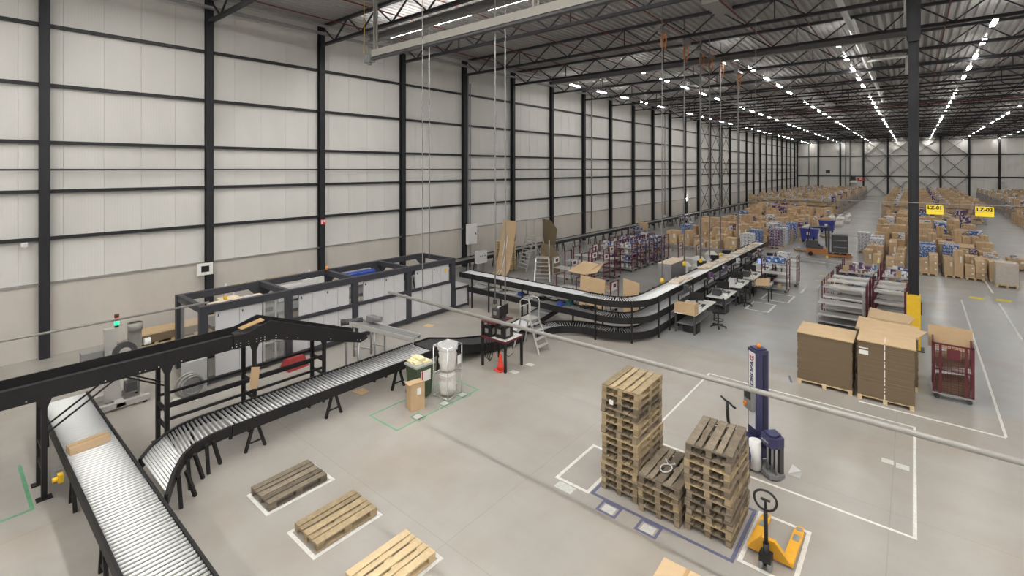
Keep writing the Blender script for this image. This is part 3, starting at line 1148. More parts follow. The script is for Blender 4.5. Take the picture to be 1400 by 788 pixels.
def poly_at(pts, f):
    L_ = [(Vector(q) - Vector(p)).length for p, q in zip(pts[:-1], pts[1:])]
    d = f * sum(L_)
    for p, q, l in zip(pts[:-1], pts[1:], L_):
        if d <= l + 1e-9:
            return Vector(p).lerp(Vector(q), d / l)
        d -= l
    return Vector(pts[-1])


NR = 24
for i in range(NR):
    f = (i + 0.5) / NR
    # near the junction the rollers lie square to the long conveyor, further on they fan out round the bend
    q = poly_at(inner, f * 0.999)
    p = poly_at(outer, min(1, f ** 1.05))
    if f < 0.42:
        yy = 2.72 + f * 1.32
        p = Vector((poly_at(outer, f * 0.95).x, yy))
        q = None
        for aa, bb in zip(inner[:-1], inner[1:]):
            if aa[1] <= yy <= bb[1]:
                q = Vector(aa).lerp(Vector(bb), (yy - aa[1]) / (bb[1] - aa[1]))
        for aa, bb in zip(outer[:-1], outer[1:]):
            if aa[1] <= yy <= bb[1]:
                p = Vector(aa).lerp(Vector(bb), (yy - aa[1]) / (bb[1] - aa[1]))
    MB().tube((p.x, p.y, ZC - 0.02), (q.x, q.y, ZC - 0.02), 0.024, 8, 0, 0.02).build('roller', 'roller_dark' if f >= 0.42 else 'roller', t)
for xx, yy in ((-10.95, 3.12), (-11.45, 3.42), (-11.72, 3.85)):
    MB().bar((xx, yy, 0), (xx + 0.03, yy - 0.05, ZC - 0.1), 0.06).bar((xx - 0.2, yy + 0.3, 0), (xx - 0.05, yy + 0.1, ZC - 0.1), 0.06).build('leg', 'steel_black', t)
for xx, yy in ((-12.3, 3.35), (-12.75, 3.85)):
    MB().bar((xx, yy, 0), (xx, yy, ZC - 0.1), 0.06).build('leg', 'steel_black', t)

t = thing('roller_conveyor', 'straight roller conveyor with spaced steel rollers behind the green bin', 'conveyor', (0, 0, 0))
pathS = [(-12.38, 4.37, ZC), (-12.38, 10.3, ZC)]
side_plates(t, pathS, 1.08, -0.22, 0.03)
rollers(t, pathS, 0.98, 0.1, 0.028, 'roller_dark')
for yy in (4.9, 6.9, 9.0):
    trestle(t, -12.38, yy, 0.6, 'x', 0.9)

t = thing('belt_conveyor', 'black sloping belt conveyor dipping from the rollers behind the bag cage', 'conveyor', (0, 0, 0))
pathD = [(-12.38, 10.32, ZC), (-12.36, 10.9, ZC), (-12.2, 12.1, 0.46), (-12.0, 13.2, 0.3), (-11.85, 14.6, 0.27)]
side_plates(t, pathD, 0.95, -0.24, 0.05)
belt(t, pathD, 0.86, 'belt_dark')
for yy, xx, hh in ((10.7, -12.37, 0.55), (12.9, -12.05, 0.1)):
    trestle(t, xx, yy, hh, 'x', 0.8, splay=0.1)

# ---- elevated black conveyor running along y over the lower left conveyor
t = thing('belt_conveyor', 'high black belt conveyor with deep side plates crossing at left', 'conveyor', (0, 0, 0))
pathE = [(-13.73, -6.0, 2.2), (-13.73, 5.15, 2.2)]
side_plates(t, pathE, 0.78, -0.21, 0.14, 'steel_black', 0.04)
belt(t, pathE, 0.7, 'belt_dark', -0.05)
for s, x0 in ((1, -13.34), (-1, -14.12)):
    prof = [(x0, 4.95, 1.99), (x0, 5.9, 2.0), (x0, 8.6, 1.17), (x0, 8.86, 1.24), (x0, 8.8, 1.40), (x0, 5.85, 2.52), (x0, 5.25, 2.33), (x0, 4.95, 2.33)]
    MB().ext(prof, (0.04 * s, 0, 0)).build('descending_plate', 'steel_black', t)
belt(t, [(-13.73, 5.15, 2.2), (-13.73, 5.75, 2.3), (-13.73, 8.7, 1.28)], 0.72, 'belt_dark', 0.0)
MB().ext([(-14.0, 5.3, 2.3), (-13.78, 5.32, 2.3), (-13.5, 5.78, 2.5), (-13.75, 5.78, 2.5)], (0, 0, 0.02)).build('guide_plate', 'tape', t)['label'] = 'yellowish guide plate at the peak'
bo = MB()
for yy in (1.2, 2.4, 3.0, 3.1, 3.35, 3.8, 4.9, 5.0, 5.1, 5.3, 5.5, 5.6, 5.7, 6.0, 6.3, 6.6, 7.6, 8.5, 8.6):
    for zz in (2.05, 2.12) if 5 <= yy <= 6 else (2.06,):
        z2 = zz if yy < 5.9 else zz - (yy - 5.9) * 0.3
        bo.tube((-13.30, yy, z2), (-13.292, yy, z2), 0.014, 6)
stuff(bo.build('bolts', 'chrome', t))
for yy, top in ((1.46, 2.0), (3.53, 2.0), (5.47, 2.0), (7.43, 1.62)):
    for xx in (-14.08, -13.38):
        l = MB().box(xx - 0.04, xx + 0.04, yy - 0.045, yy + 0.045, 0, top).build('leg', 'steel_black', t)
        MB().box(xx - 0.09, xx + 0.09, yy - 0.12, yy + 0.12, 0, 0.015).build('foot_plate', 'steel_black', l)
        MB().ext([(xx - 0.045, yy - 0.15, top + 0.1), (xx - 0.045, yy + 0.15, top + 0.1), (xx - 0.045, yy + 0.05, top - 0.18), (xx - 0.045, yy - 0.05, top - 0.18)], (0.09, 0, 0)).build('gusset', 'steel_black', l)
    for zz in (0.55, 0.95):
        MB().box(-14.06, -13.4, yy - 0.03, yy + 0.03, zz - 0.03, zz + 0.03).build('rung', 'steel_black', t)
for z in (0.75, 1.1):
    for x in (-14.08, -13.38):
        MB().box(x - 0.025, x + 0.025, 3.58, 7.4, z - 0.03, z + 0.03).build('tie_bar', 'steel_black', t)
MB().tube((-13.38, 8.58, 0), (-13.38, 8.58, 1.2), 0.04, 8).tube((-14.08, 8.58, 0), (-14.08, 8.58, 1.2), 0.04, 8).build('end_post', 'galv', t)
for dx in (0, 0.35):
    MB().bar((-13.36 - dx, 1.5, 1.3), (-13.36 - dx, 2.55, 2.0), 0.03).build('brace', 'steel_black', t)
    MB().bar((-13.4 - dx, 3.5, 1.55), (-13.4 - dx, 2.75, 2.0), 0.03).build('brace', 'steel_black', t)

# little incline conveyor with motor drum behind the straight rollers
t = thing('belt_conveyor', 'small grey incline belt conveyor with drum end by the white cabinets', 'conveyor', (0, 0, 0))
pp = [(-15.3, 9.6, 1.2), (-14.0, 10.2, 0.98), (-13.05, 10.65, 0.83)]
side_plates(t, pp, 0.5, -0.1, 0.05, 'alu', 0.03)
belt(t, pp, 0.44, 'mid_grey', 0.02)
MB().tube((-15.45, 9.2, 1.2), (-15.1, 9.85, 1.2), 0.11, 12).build('drum', 'dark_grey', t)
MB().box(-14.95, -14.6, 9.9, 10.15, 1.2, 1.38).tube((-14.7, 10.0, 1.3), (-14.4, 10.15, 1.3), 0.1, 10).build('motor', 'mid_grey', t)
for xx, yy, hh in ((-14.9, 10.07, 1.08), (-15.15, 9.55, 1.12), (-14.3, 9.8, 0.95), (-14.35, 10.25, 0.95)):
    MB().tube((xx, yy, 0), (xx, yy, hh), 0.035, 8).build('leg', 'galv', t)
MB().bar((-14.9, 10.05, 0.35), (-14.3, 10.25, 0.35), 0.03).bar((-15.15, 9.55, 0.35), (-14.3, 9.8, 0.35), 0.03).build('tie', 'galv', t)

# ================================================================== PACKING MACHINE (long cabinet line)
t = thing('packing_machine', 'long packing machine of white cabinet doors in a dark frame by the left wall', 'machine', (0, 0, 0))
XF, XK = -16.6, -18.75
PY = [5.3, 7.9, 10.48, 13.05, 15.62]
HT = 2.42
for i, yy in enumerate(PY):
    for xx in (XF, XK):
        MB().box(xx - 0.09, xx + 0.09, yy - 0.11, yy + 0.11, 0, HT).build('post', 'frame_grey', t)
    MB().box(XK + 0.09, XF - 0.09, yy - 0.08, yy + 0.08, HT - 0.2, HT).build('cross_beam', 'frame_grey', t)
    if i:
        for s in (-1, 1) if i < 4 else (-1,):
            MB().ext([(XK + 0.06, yy + 0.11 * s, HT - 0.2), (XK + 0.06, yy + 0.5 * s, HT - 0.2), (XK + 0.06, yy + 0.11 * s, HT - 0.6)], (0.05, 0, 0)).build('gusset', 'frame_grey', t)
for a, c in zip(PY[:-1], PY[1:]):
    for xx in (XF, XK):
        MB().box(xx - 0.09, xx + 0.09, a + 0.11, c - 0.11, HT - 0.22, HT).build('top_beam', 'frame_grey', t)
        MB().box(xx - 0.09, xx + 0.09, a + 0.11, c - 0.11, 0.06, 0.2).build('bottom_beam', 'frame_grey', t)
for a, c in zip(PY[1:-1], PY[2:]):
    MB().box(XF - 0.07, XF + 0.09, a + 0.11, c - 0.11, 1.3, 1.42).build('middle_beam', 'frame_grey', t)


def door(y0, y1, z0, z1, handle=True):
    d = boxpart('door', t, (XF + 0.01, (y0 + y1) / 2, (z0 + z1) / 2), (0.05, y1 - y0 - 0.012, z1 - z0), 'panel_grey')
    if handle:
        boxpart('latch', d, (0.035, -(y1 - y0) / 2 + 0.09, (z1 - z0) / 2 - 0.12), (0.02, 0.03, 0.07), 'black')
    return d


door(5.62, 6.32, 0.2, 2.18)
door(6.32, 7.02, 0.2, 2.18)
for a, c in zip(PY[1:-1], PY[2:]):
    w = (c - a - 0.62) / 4
    for j in range(4):
        door(a + 0.36 + w * j, a + 0.36 + w * (j + 1), 1.43, 2.18, j % 2 == 0)
    w = (c - a - 0.26) / 4
    for j in range(4):
        door(a + 0.13 + w * j, a + 0.13 + w * (j + 1), 0.22, 1.29, False)
MB().box(XF - 0.02, XF + 0.02, 7.06, 7.12, 0.2, 2.2).box(XF - 0.02, XF + 0.02, 7.45, 7.50, 0.2, 2.2).box(XF - 0.02, XF + 0.02, 7.12, 7.79, 0.75, 0.8).build('window_frame', 'alu', t)
MB().box(XF - 0.005, XF + 0.005, 7.12, 7.79, 0.2, 2.2).build('window_pane', 'glass', t)
MB().box(XF - 1.95, XF - 0.1, 5.27, 5.3, 0.2, 2.2).build('end_pane', 'glass', t)
# machinery seen through the glass and over the top
MB().box(XF - 1.4, XF - 0.5, 7.0, 7.8, 0.9, 1.0).box(XF - 0.9, XF - 0.7, 7.1, 7.7, 0.4, 1.75).tube((XF - 0.5, 7.3, 1.5), (XF - 0.5, 7.75, 1.5), 0.12, 10).box(XF - 0.6, XF - 0.35, 7.55, 7.75, 0.3, 1.3).build('mechanism', 'dark_grey', t)
MB().pipe([(XF - 0.35, 7.1 + 0.05 * i, 1.2 + 0.2 * math.sin(i * 1.3)) for i in range(13)], 0.02, 5).pipe([(XF - 0.3, 7.1 + 0.05 * i, 0.7 + 0.15 * math.cos(i * 1.7)) for i in range(13)], 0.015, 5).build('cable_bundle', 'mid_grey', t)
MB().box(XF - 1.9, XF - 0.6, 7.05, 7.8, 0.3, 2.0).build('inner_housing', 'frame_light', t, (-0.25, 0, 0))
b = MB().box(XK + 0.5, XF - 0.4, 5.7, 13.5, 1.5, 1.62)
b.build('conveyor_bed', 'mid_grey', t)
MB().box(XK + 0.6, XK + 0.9, 5.9, 7.6, 2.05, 2.12).box(XK + 0.3, XK + 0.7, 6.3, 6.9, 1.62, 2.15).build('upper_unit', 'paper_cream', t)
MB().box(XK + 0.9, XK + 1.3, 6.6, 7.5, 1.9, 2.05).box(XK + 0.9, XK + 1.35, 6.9, 7.2, 2.05, 2.2).build('gear_cover', 'panel_grey', t)
MB().box(XK + 0.4, XK + 0.8, 8.2, 9.2, 1.7, 2.2).tube((XK + 0.85, 8.7, 2.0), (XK + 0.9, 8.7, 2.0), 0.09, 10).build('cabinet', 'panel_grey', t)
MB().box(XK + 0.3, XK + 0.4, 9.3, 10.2, 1.6, 2.25).build('plate', 'bag', t)
MB().box(XK + 0.5, XK + 1.0, 10.9, 12.2, 1.9, 2.25).tube((XK + 0.75, 10.7, 2.15), (XK + 0.75, 12.3, 2.15), 0.13, 10).build('blue_drive', 'blue', t)['label'] = 'blue drive unit'
MB().box(XK + 0.6, XK + 0.7, 6.4, 6.5, 2.1, 2.25).box(XK + 0.7, XK + 0.8, 8.1, 8.2, 2.1, 2.25).build('sensor', 'yellow', t)
MB().box(XF + 0.035, XF + 0.045, 15.1, 15.22, 1.85, 2.0).build('emergency_plate', 'yellow', t)
MB().lathe([(0.05, 0), (0.05, 0.12), (0.03, 0.16)], (XK + 0.1, 10.48, HT), 10).build('warning_lamp', 'orange', t)
b = MB().box(XF - 1.6, XF + 0.0, 15.75, 16.65, 0.12, 0.95).box(XF - 1.7, XF + 0.04, 15.75, 16.7, 0.95, 1.02)
b.build('outfeed_cabinet', 'panel_grey', t)
MB().box(XF + 0.0, XF + 0.05, 15.75, 15.8, 0, 1.0).box(XF + 0.0, XF + 0.05, 16.62, 16.67, 0, 1.0).box(XF + 0.0, XF + 0.05, 15.8, 16.62, 0.9, 1.0).box(XF, XF + 0.05, 15.8, 16.62, 0.05, 0.14).build('outfeed_frame', 'frame_grey', t)

# shelf of parts on the wall behind the machine
t = thing('parts_shelf', 'white steel shelf of yellow parts behind the packing machine', 'shelf', (-20.9, 8.5, 0))
for yy in (-0.9, 2.6):
    for xx in (-0.4, 0.4):
        MB().box(xx - 0.03, xx + 0.03, yy - 0.03, yy + 0.03, 0, 1.98).build('upright', 'white', t)
for z in (1.1, 1.78):
    MB().box(-0.45, 0.45, -0.95, 2.65, z, z + 0.06).build('shelf_board', 'white', t)
MB().box(-0.3, 0.3, 0.6, 2.0, 1.86, 1.93).build('tray', 'card_flat', t)
for i in range(7):
    MB().bar((-0.35, -0.1 + i * 0.4, 1.9), (0.35, 0.05 + i * 0.4, 1.9), 0.06).build('profile', 'galv', t)
for i in range(3):
    k = tag(MB().lathe([(0.1, 0), (0.12, 0.08), (0.06, 0.16)], (0, 0, 0), 8).build('reel', 'sign_yellow', None, (-20.75, 7.75 + 0.26 * i, 1.845)), ('first', 'second', 'third')[i] + ' yellow reel from the left on the white steel shelf', 'reel', 'yellow reels on the white shelf')
t = thing('notice_board', 'white notice with black square hung on the second wall column', 'notice', (-23.1, 7.45, 2.35))
MB().box(-0.03, 0.03, -0.3, 0.3, -0.25, 0.25).build('sheet', 'paper', t)
MB().box(0.03, 0.035, -0.15, 0.15, -0.12, 0.14).build('print', 'black', t)
t = thing('fire_sign', 'small red and white fire sign on the third wall column', 'sign', (-23.12, 12.79, 3.9))
MB().box(0, 0.012, -0.13, 0.13, -0.13, 0.13).build('plate', 'red', t)
MB().box(0.012, 0.015, -0.11, -0.01, -0.1, 0.1).box(0.012, 0.015, 0.02, 0.1, -0.02, 0.1).build('symbol', 'white', t)
t = thing('wall_lamp_sensor', 'small white sensor box fixed on the wall at far left', 'sensor', (-23.4, 2.05, 4.0))
MB().box(0, 0.15, -0.08, 0.08, -0.06, 0.08).tube((0.15, 0, -0.03), (0.2, 0, -0.05), 0.05, 8).build('housing', 'white', t)

# labelling machine at far left with beacon
t = thing('labelling_machine', 'light grey labelling machine with green beacon on a low base frame', 'machine', (-17.2, 3.35, 0))
MB().box(-0.1, 0.1, -0.28, -0.02, 0.1, 2.15).build('tower', 'alu', t)
MB().ext([(0.1, -0.3, 0.16), (0.1, 0.1, 0.16), (0.1, -0.02, 1.0), (0.1, -0.28, 1.0)], (0.06, 0, 0)).build('front_plate', 'alu', t)
MB().box(0.35, 0.5, -0.75, 0.65, 0.06, 0.2).box(-0.5, -0.35, -0.75, 0.65, 0.06, 0.2).box(-0.5, 0.5, -0.1, 0.1, 0.08, 0.18).build('base_frame', 'alu', t)
for xx in (-0.43, 0.43):
    for yy in (-0.65, 0.55):
        MB().tube((xx, yy, 0), (xx, yy, 0.06), 0.05, 8).build('foot', 'black', t)
MB().box(-0.25, 0.05, -0.75, -0.3, 1.3, 1.6).build('side_box', 'mid_grey', t)
MB().tube((0.05, 0.15, 1.45), (0.2, 0.15, 1.45), 0.28, 18).build('label_reel', 'dark_grey', t)
MB().tube((0.2, 0.15, 1.45), (0.21, 0.15, 1.45), 0.14, 14).build('reel_core', 'alu', t)
MB().box(-0.05, 0.1, 0.25, 0.55, 1.1, 2.2).tube((0.1, 0.4, 2.2), (0.1, 0.4, 2.0), 0.18, 10).build('print_head', 'frame_light', t)
MB().tube((0.1, 0.6, 1.6), (0.1, 0.75, 1.6), 0.1, 10).tube((0.1, 0.6, 1.3), (0.1, 0.75, 1.3), 0.08, 10).build('pneumatic_unit', 'paper', t)
MB().tube((0, -0.0, 2.15), (0, -0.0, 2.22), 0.05, 8).build('beacon_base', 'black', t)
MB().tube((0, 0, 2.22), (0, 0, 2.33), 0.055, 10).build('beacon_green', 'green_light', t)
MB().tube((0, 0, 2.33), (0, 0, 2.43), 0.055, 10).build('beacon_amber', 'orange', t)
MB().tube((0, 0, 2.43), (0, 0, 2.52), 0.055, 10).build('beacon_red', 'maroon', t)
MB().box(0.1, 0.35, 0.45, 0.55, 0.2, 1.1).box(-0.35, -0.1, 0.45, 0.55, 0.2, 1.1).build('leg', 'alu', t)
MB().box(0.0, 0.3, 0.15, 0.4, 0.35, 0.6).build('gearbox', 'dark_grey', t)

# long flat pallet of cardboard along the wall
t = thing('cardboard_pile', 'low pile of flat cardboard on long pallet against the left wall', 'cardboard', (-22.3, 6.2, 0))
MB().box(-0.45, 0.45, -1.4, 1.8, 0.15, 0.42).build('sheets', 'card_edge', t)
MB().box(-0.46, 0.46, -1.42, 1.82, 0.42, 0.46).build('top_sheet', 'card_light', t)
for yy in (-0.75, 0.55):
    pallet_mb().build('pallet_base', 'wood_new', t, (0, yy, 0))
# coiled hose by the machine
t = thing('coiled_hose', 'coiled grey ribbed hose on the floor before the packing machine', 'hose', (-16.15, 4.75, 0))
for k in range(3):
    MB().pipe([(0.02 * k + (0.1 + 0.05 * k), (0.33 - 0.04 * k) * math.cos(a * 0.3) + 0.04 * k, 0.38 + (0.33 - 0.04 * k) * math.sin(a * 0.3)) for a in range(22)], 0.035, 8).build('hose_loop', 'frame_light' if k < 2 else 'mid_grey', t)
MB().box(-0.35, 0.05, -0.05, 0.5, 0, 1.0).build('stand', 'cabinet_grey', t)
t = thing('step_stool', 'red plastic step block on floor before the packing machine', 'step', (-15.85, 7.75, 0), 0.1)
STEP = t
b = MB()
b.sweep([[(-0.28, -0.36, 0), (0.28, -0.36, 0), (0.28, 0.36, 0), (-0.28, 0.36, 0)], [(-0.14, -0.28, 0.34), (0.14, -0.28, 0.34), (0.14, 0.28, 0.34), (-0.14, 0.28, 0.34)]])
b.build('body', 'step_red', t)
MB().box(-0.13, 0.13, -0.27, 0.27, 0.34, 0.352).build('tread', 'step_red', t)
for i, (x, y, rz) in enumerate(((-14.5, 8.7, 0.4), (-12.6, 8.15, 0.2), (-15.7, 13.4, 0.6))):
    tag(MB().ext([(-0.22, -0.15, 0), (0.2, -0.18, 0), (0.26, 0.1, 0), (-0.1, 0.2, 0)], (0, 0, 0.012)).build('cardboard_scrap', 'card_flat', None, (x, y, 0.001), rz), ('cardboard scrap on the floor beside the high black conveyor', 'cardboard scrap on the floor under the straight rollers', 'cardboard scrap on the floor by the cabinet foot')[i], 'scrap')
t = thing('hanging_cardboard', 'brown cardboard piece tied to the high conveyor leg', 'cardboard', (-13.338, 5.43, 0.85))
MB().ext([(0, -0.12, 0), (0, 0.1, -0.05), (0, 0.16, 0.5), (0, -0.05, 0.55)], (0.02, 0, 0)).build('sheet', 'card_flat', t)

# ================================================================== BIN, BAG CAGE, CARTON
t = thing('wheelie_bin', 'green wheelie bin heaped with yellow foam waste', 'bin', (-11.05, 9.1, 0), -0.05)
b = MB()
b.sweep([[(-0.22, -0.24, 0.05), (0.22, -0.24, 0.05), (0.22, 0.24, 0.05), (-0.22, 0.24, 0.05)], [(-0.27, -0.3, 0.95), (0.27, -0.3, 0.95), (0.27, 0.3, 0.95), (-0.27, 0.3, 0.95)]])
b.build('body', 'bin_green', t)
MB().box(-0.3, 0.3, -0.33, 0.33, 0.93, 0.98).build('rim', 'film', t)
for s in (-1, 1):
    MB().tube((-0.27, s * 0.2 - 0.03, 0.1), (-0.27, s * 0.2 + 0.03, 0.1), 0.1, 14).build('wheel', 'rubber', t)
b = MB()
for i in range(9):
    a = R.uniform(0, 6.28)
    x, y = R.uniform(-0.14, 0.14), R.uniform(-0.18, 0.18)
    b.ext([(x - 0.12, y - 0.08, 0.97), (x + 0.1, y - 0.1, 0.97), (x + 0.12, y + 0.1, 0.97), (x - 0.1, y + 0.08, 0.97)], (R.uniform(-.06, .06), R.uniform(-.06, .06), R.uniform(0.04, 0.16)))
stuff(b.build('foam_waste', 'foam_yellow', t))
MB().box(0.255, 0.262, -0.15, 0.2, 0.5, 0.85).build('paper_notice', 'paper', t)
MB().box(0.262, 0.264, -0.12, -0.07, 0.55, 0.8).build('notice_print', 'red', t)

t = thing('bag_cage', 'wire waste stand holding clear bags of film beside the green bin', 'waste stand', (-10.42, 9.62, 0), 0.08)
for x in (-0.28, 0.28):
    for y in (-0.3, 0.3):
        MB().tube((x, y, 0.05), (x, y, 1.5), 0.014, 6).build('upright', 'chrome', t)
for z in (0.07, 0.7, 1.5):
    MB().pipe([(-0.28, -0.3, z), (0.28, -0.3, z), (0.28, 0.3, z), (-0.28, 0.3, z), (-0.28, -0.3, z)], 0.013, 6).build('rail', 'chrome', t)
for z0, h in ((0.1, 0.62), (0.78, 0.66)):
    prof = []
    for i in range(8):
        f = i / 7
        prof.append(((0.27 if f < 0.95 else 0.2) * (0.9 + 0.1 * math.sin(f * PI)) + R.uniform(-0.02, 0.02), z0 + h * f))
    b = MB().lathe(prof, (0, 0, 0), 14)
    b.v = [(v_[0] * R.uniform(0.82, 1.06), v_[1] * R.uniform(0.82, 1.06), v_[2] + R.uniform(-0.03, 0.03) * (0.1 < v_[2] - z0 < h - 0.1)) for v_ in b.v]
    b.build('film_bag', 'bag', t)
MB().lathe([(0.3, 1.38), (0.31, 1.52), (0.28, 1.5)], (0, 0, 0), 14).build('bag_rim', 'film', t)
MB().box(0.29, 0.3, 0.1, 0.24, 0.95, 1.2).build('tag', 'paper', t)
t = thing('carton', 'open brown carton with white label leaning on the green bin', 'carton', (-10.6, 8.6, 0), -0.25)
MB().box(-0.12, 0.2, -0.24, 0.17, 0, 0.72).build('box', 'card_flat', t)
MB().ext([(-0.12, -0.24, 0.72), (0.2, -0.24, 0.72), (0.22, -0.31, 0.74), (-0.14, -0.31, 0.74)], (0, 0, 0.008)).ext([(0.2, -0.24, 0.72), (0.2, 0.17, 0.72), (0.27, 0.15, 0.78), (0.27, -0.22, 0.78)], (0, 0, 0.008)).build('flap', 'card_light', t)
MB().box(0.2, 0.204, -0.06, 0.06, 0.42, 0.6).build('sticker', 'paper', t)

# ================================================================== PRINTER TABLE, CONE, STEP LADDER
t = thing('printer_table', 'maroon edged table with black legs and upper shelf for printers', 'table', (-10.65, 12.3, 0))
for x, y, h in ((-0.5, -0.42, 1.5), (0.5, -0.42, 1.0), (0.5, 0.42, 1.0), (-0.5, 0.42, 1.5)):
    MB().box(x - 0.035, x + 0.035, y - 0.035, y + 0.035, 0, h).build('leg', 'black', t)
MB().box(-0.54, 0.54, -0.46, 0.46, 0.97, 1.01).build('tabletop', 'white_table', t)
MB().box(-0.54, 0.54, -0.48, -0.46, 0.95, 1.02).box(0.54, 0.56, -0.46, 0.46, 0.95, 1.02).build('edge_trim', 'maroon', t)
MB().box(-0.54, 0.1, -0.46, 0.46, 1.47, 1.5).build('upper_shelf', 'maroon', t)
MB().box(-0.5, -0.1, -0.45, 0.3, 1.02, 1.03).build('shelf_liner', 'black', t)
b = MB()
for k in range(4):
    b.pipe([(-0.47, -0.3 + 0.1 * k, 1.0), (-0.42 + 0.03 * k, -0.28 + 0.1 * k, 0.6), (-0.5 + 0.06 * k, -0.3 + 0.05 * k, 0.25), (-0.45, -0.1, 0.05)], 0.012, 5)
b.pipe([(0.5, -0.1, 0.97), (0.45, 0.05, 0.5), (0.2, 0.1, 0.3), (-0.1, 0.05, 0.5), (-0.2, -0.1, 0.97)], 0.01, 5)
stuff(b.build('cables', 'black', t))
for i, (x, y, z, d, lab, m) in enumerate(((-10.93, 12.1, 1.012, (0.34, 0.44, 0.33), 'black desktop computer on the printer table, left', 'black'), (-10.46, 12.18, 1.012, (0.42, 0.42, 0.40), 'black label printer on the printer table, right', 'black'), (-10.95, 12.5, 1.502, (0.34, 0.36, 0.3), 'dark printer on the upper shelf of the printer table', 'dark_grey'))):
    p = thing('printer' if i else 'desktop_computer', lab, 'printer' if i else 'computer', (x, y, z + 0.02))
    MB().box(-d[0] / 2, d[0] / 2, -d[1] / 2, d[1] / 2, 0, d[2]).build('case', m, p)
    MB().box(d[0] / 2, d[0] / 2 + 0.01, -d[1] * 0.35, d[1] * 0.1, d[2] * 0.2, d[2] * 0.8).box(-d[0] * 0.3, d[0] * 0.1, -d[1] / 2 - 0.01, -d[1] / 2, d[2] * 0.3, d[2] * 0.7).build('front_cover', 'frame_light', p)
    MB().tube((0, -d[1] * 0.2, d[2]), (0, d[1] * 0.2, d[2] + 0.0), 0.06, 8).build('roll', 'white', p)


def monitor(lab, loc, rz, on=False, group=None):
    m_ = thing('monitor', lab, 'monitor', loc, rz, group)
    MB().box(-0.27, 0.27, -0.02, 0.02, 0.14, 0.48).build('casing', 'black', m_)
    MB().box(-0.255, 0.255, -0.024, -0.02, 0.155, 0.465).build('screen', 'screen_on' if on else 'black', m_)
    MB().box(-0.03, 0.03, 0.0, 0.05, 0.01, 0.2).box(-0.13, 0.13, -0.08, 0.1, 0, 0.012).build('stand', 'dark_grey', m_)
    return m_


monitor('black monitor standing on the printer table upper shelf', (-10.66, 12.4, 1.502), 1.75)
t = thing('traffic_cone', 'small red traffic cone under the printer table', 'cone', (-10.42, 11.95, 0))
MB().box(-0.16, 0.16, -0.16, 0.16, 0, 0.03).build('base', 'cone_red', t)
MB().lathe([(0.12, 0.03), (0.1, 0.14), (0.085, 0.24), (0.06, 0.38), (0.035, 0.52), (0.03, 0.56)], (0, 0, 0), 14).build('cone', 'cone_red', t)

t = thing('step_ladder', 'aluminium platform step ladder behind the printer table', 'ladder', (-10.75, 14.1, 0.0), 1.57)
for s in (-1, 1):
    MB().bar((s * 0.32, -0.55, 0), (s * 0.25, -0.1, 1.1), 0.06, 0.04).build('front_rail', 'alu', t)
    MB().bar((s * 0.32, 0.6, 0), (s * 0.25, 0.35, 1.1), 0.05, 0.04).build('rear_rail', 'alu', t)
    MB().pipe([(s * 0.27, -0.1, 1.1), (s * 0.28, -0.12, 1.75), (s * 0.27, -0.02, 1.85), (s * 0.27, 0.25, 1.85), (s * 0.27, 0.35, 1.75), (s * 0.26, 0.35, 1.1)], 0.02, 6).build('guard_rail', 'alu', t)
for i in range(4):
    MB().box(-0.28, 0.28, -0.52 + i * 0.105, -0.38 + i * 0.105, 0.22 + i * 0.24, 0.25 + i * 0.24).build('tread', 'alu', t)
MB().box(-0.28, 0.28, -0.12, 0.38, 1.09, 1.13).build('platform', 'alu', t)
MB().tube((-0.27, 0.35, 1.55), (0.27, 0.35, 1.55), 0.018, 6).build('back_bar', 'alu', t)

# ================================================================== THREE-LEVEL ROLLER CONVEYOR
YN = 16.83
ZP = 0.0


def level(z, name, lab, start, end, plate, belt_to=None, pitch=0.1, rm='roller'):
    t_ = thing(name, lab, 'conveyor', (0, 0, 0))
    CX, CY, RM = -9.45, 18.2, 1.37
    arcp = arc(CX, CY, RM, -90, 0, 14, z)
    path = [(start, YN, z)] + arcp + [(CX + RM, end, z)]
    side_plates(t_, path, 0.76, -plate + 0.03, 0.03)
    cut = [(belt_to if belt_to else start, YN, z)] + arcp + [(CX + RM, end, z)]
    rollers(t_, cut, 0.68, pitch, 0.022, rm)
    if belt_to:
        belt(t_, [(start + 0.05, YN, z), (belt_to, YN, z)], 0.68, 'belt_white', 0.0)
    return t_


top = level(1.55, 'roller_conveyor', 'top level of the three tier conveyor bending round to the right', -17.0, 36.3, 0.24, -10.3)
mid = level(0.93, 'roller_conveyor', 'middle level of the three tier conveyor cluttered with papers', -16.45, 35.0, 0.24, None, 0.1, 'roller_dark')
CX, CY, RM = -9.45, 18.2, 1.37
low = thing('roller_conveyor', 'lowest level of the three tier conveyor with wavy tail end', 'conveyor', (0, 0, 0))
path = [(-11.34, 14.75, 0.34), (-11.3, 15.3, 0.34), (-11.2, 15.75, 0.34), (-11.0, 16.15, 0.34), (-10.6, 16.5, 0.34), (-10.15, 16.72, 0.34), (-9.8, 16.8, 0.34)] + arc(CX, CY, RM, -90, 0, 14, 0.34) + [(CX + RM, 27.0, 0.34)]
side_plates(low, path, 0.76, -0.22, 0.05)
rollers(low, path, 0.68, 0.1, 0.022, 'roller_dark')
ramp = thing('belt_conveyor', 'pale belt ramp climbing under the three tier conveyor', 'conveyor', (0, 0, 0))
pr = [(-12.0, 14.62, 0.27), (-12.0, 15.1, 0.3), (-11.85, 17.6, 0.62)]
pr = [(-12.2, 14.65, 0.24), (-12.2, 15.6, 0.34), (-12.2, 17.8, 0.62)]
side_plates(ramp, pr, 0.86, -0.16, 0.04)
belt(ramp, pr[:2], 0.78, 'belt_white', 0.01)
belt(ramp, [pr[1], (-12.2, 16.6, 0.47)], 0.78, 'galv', 0.01)
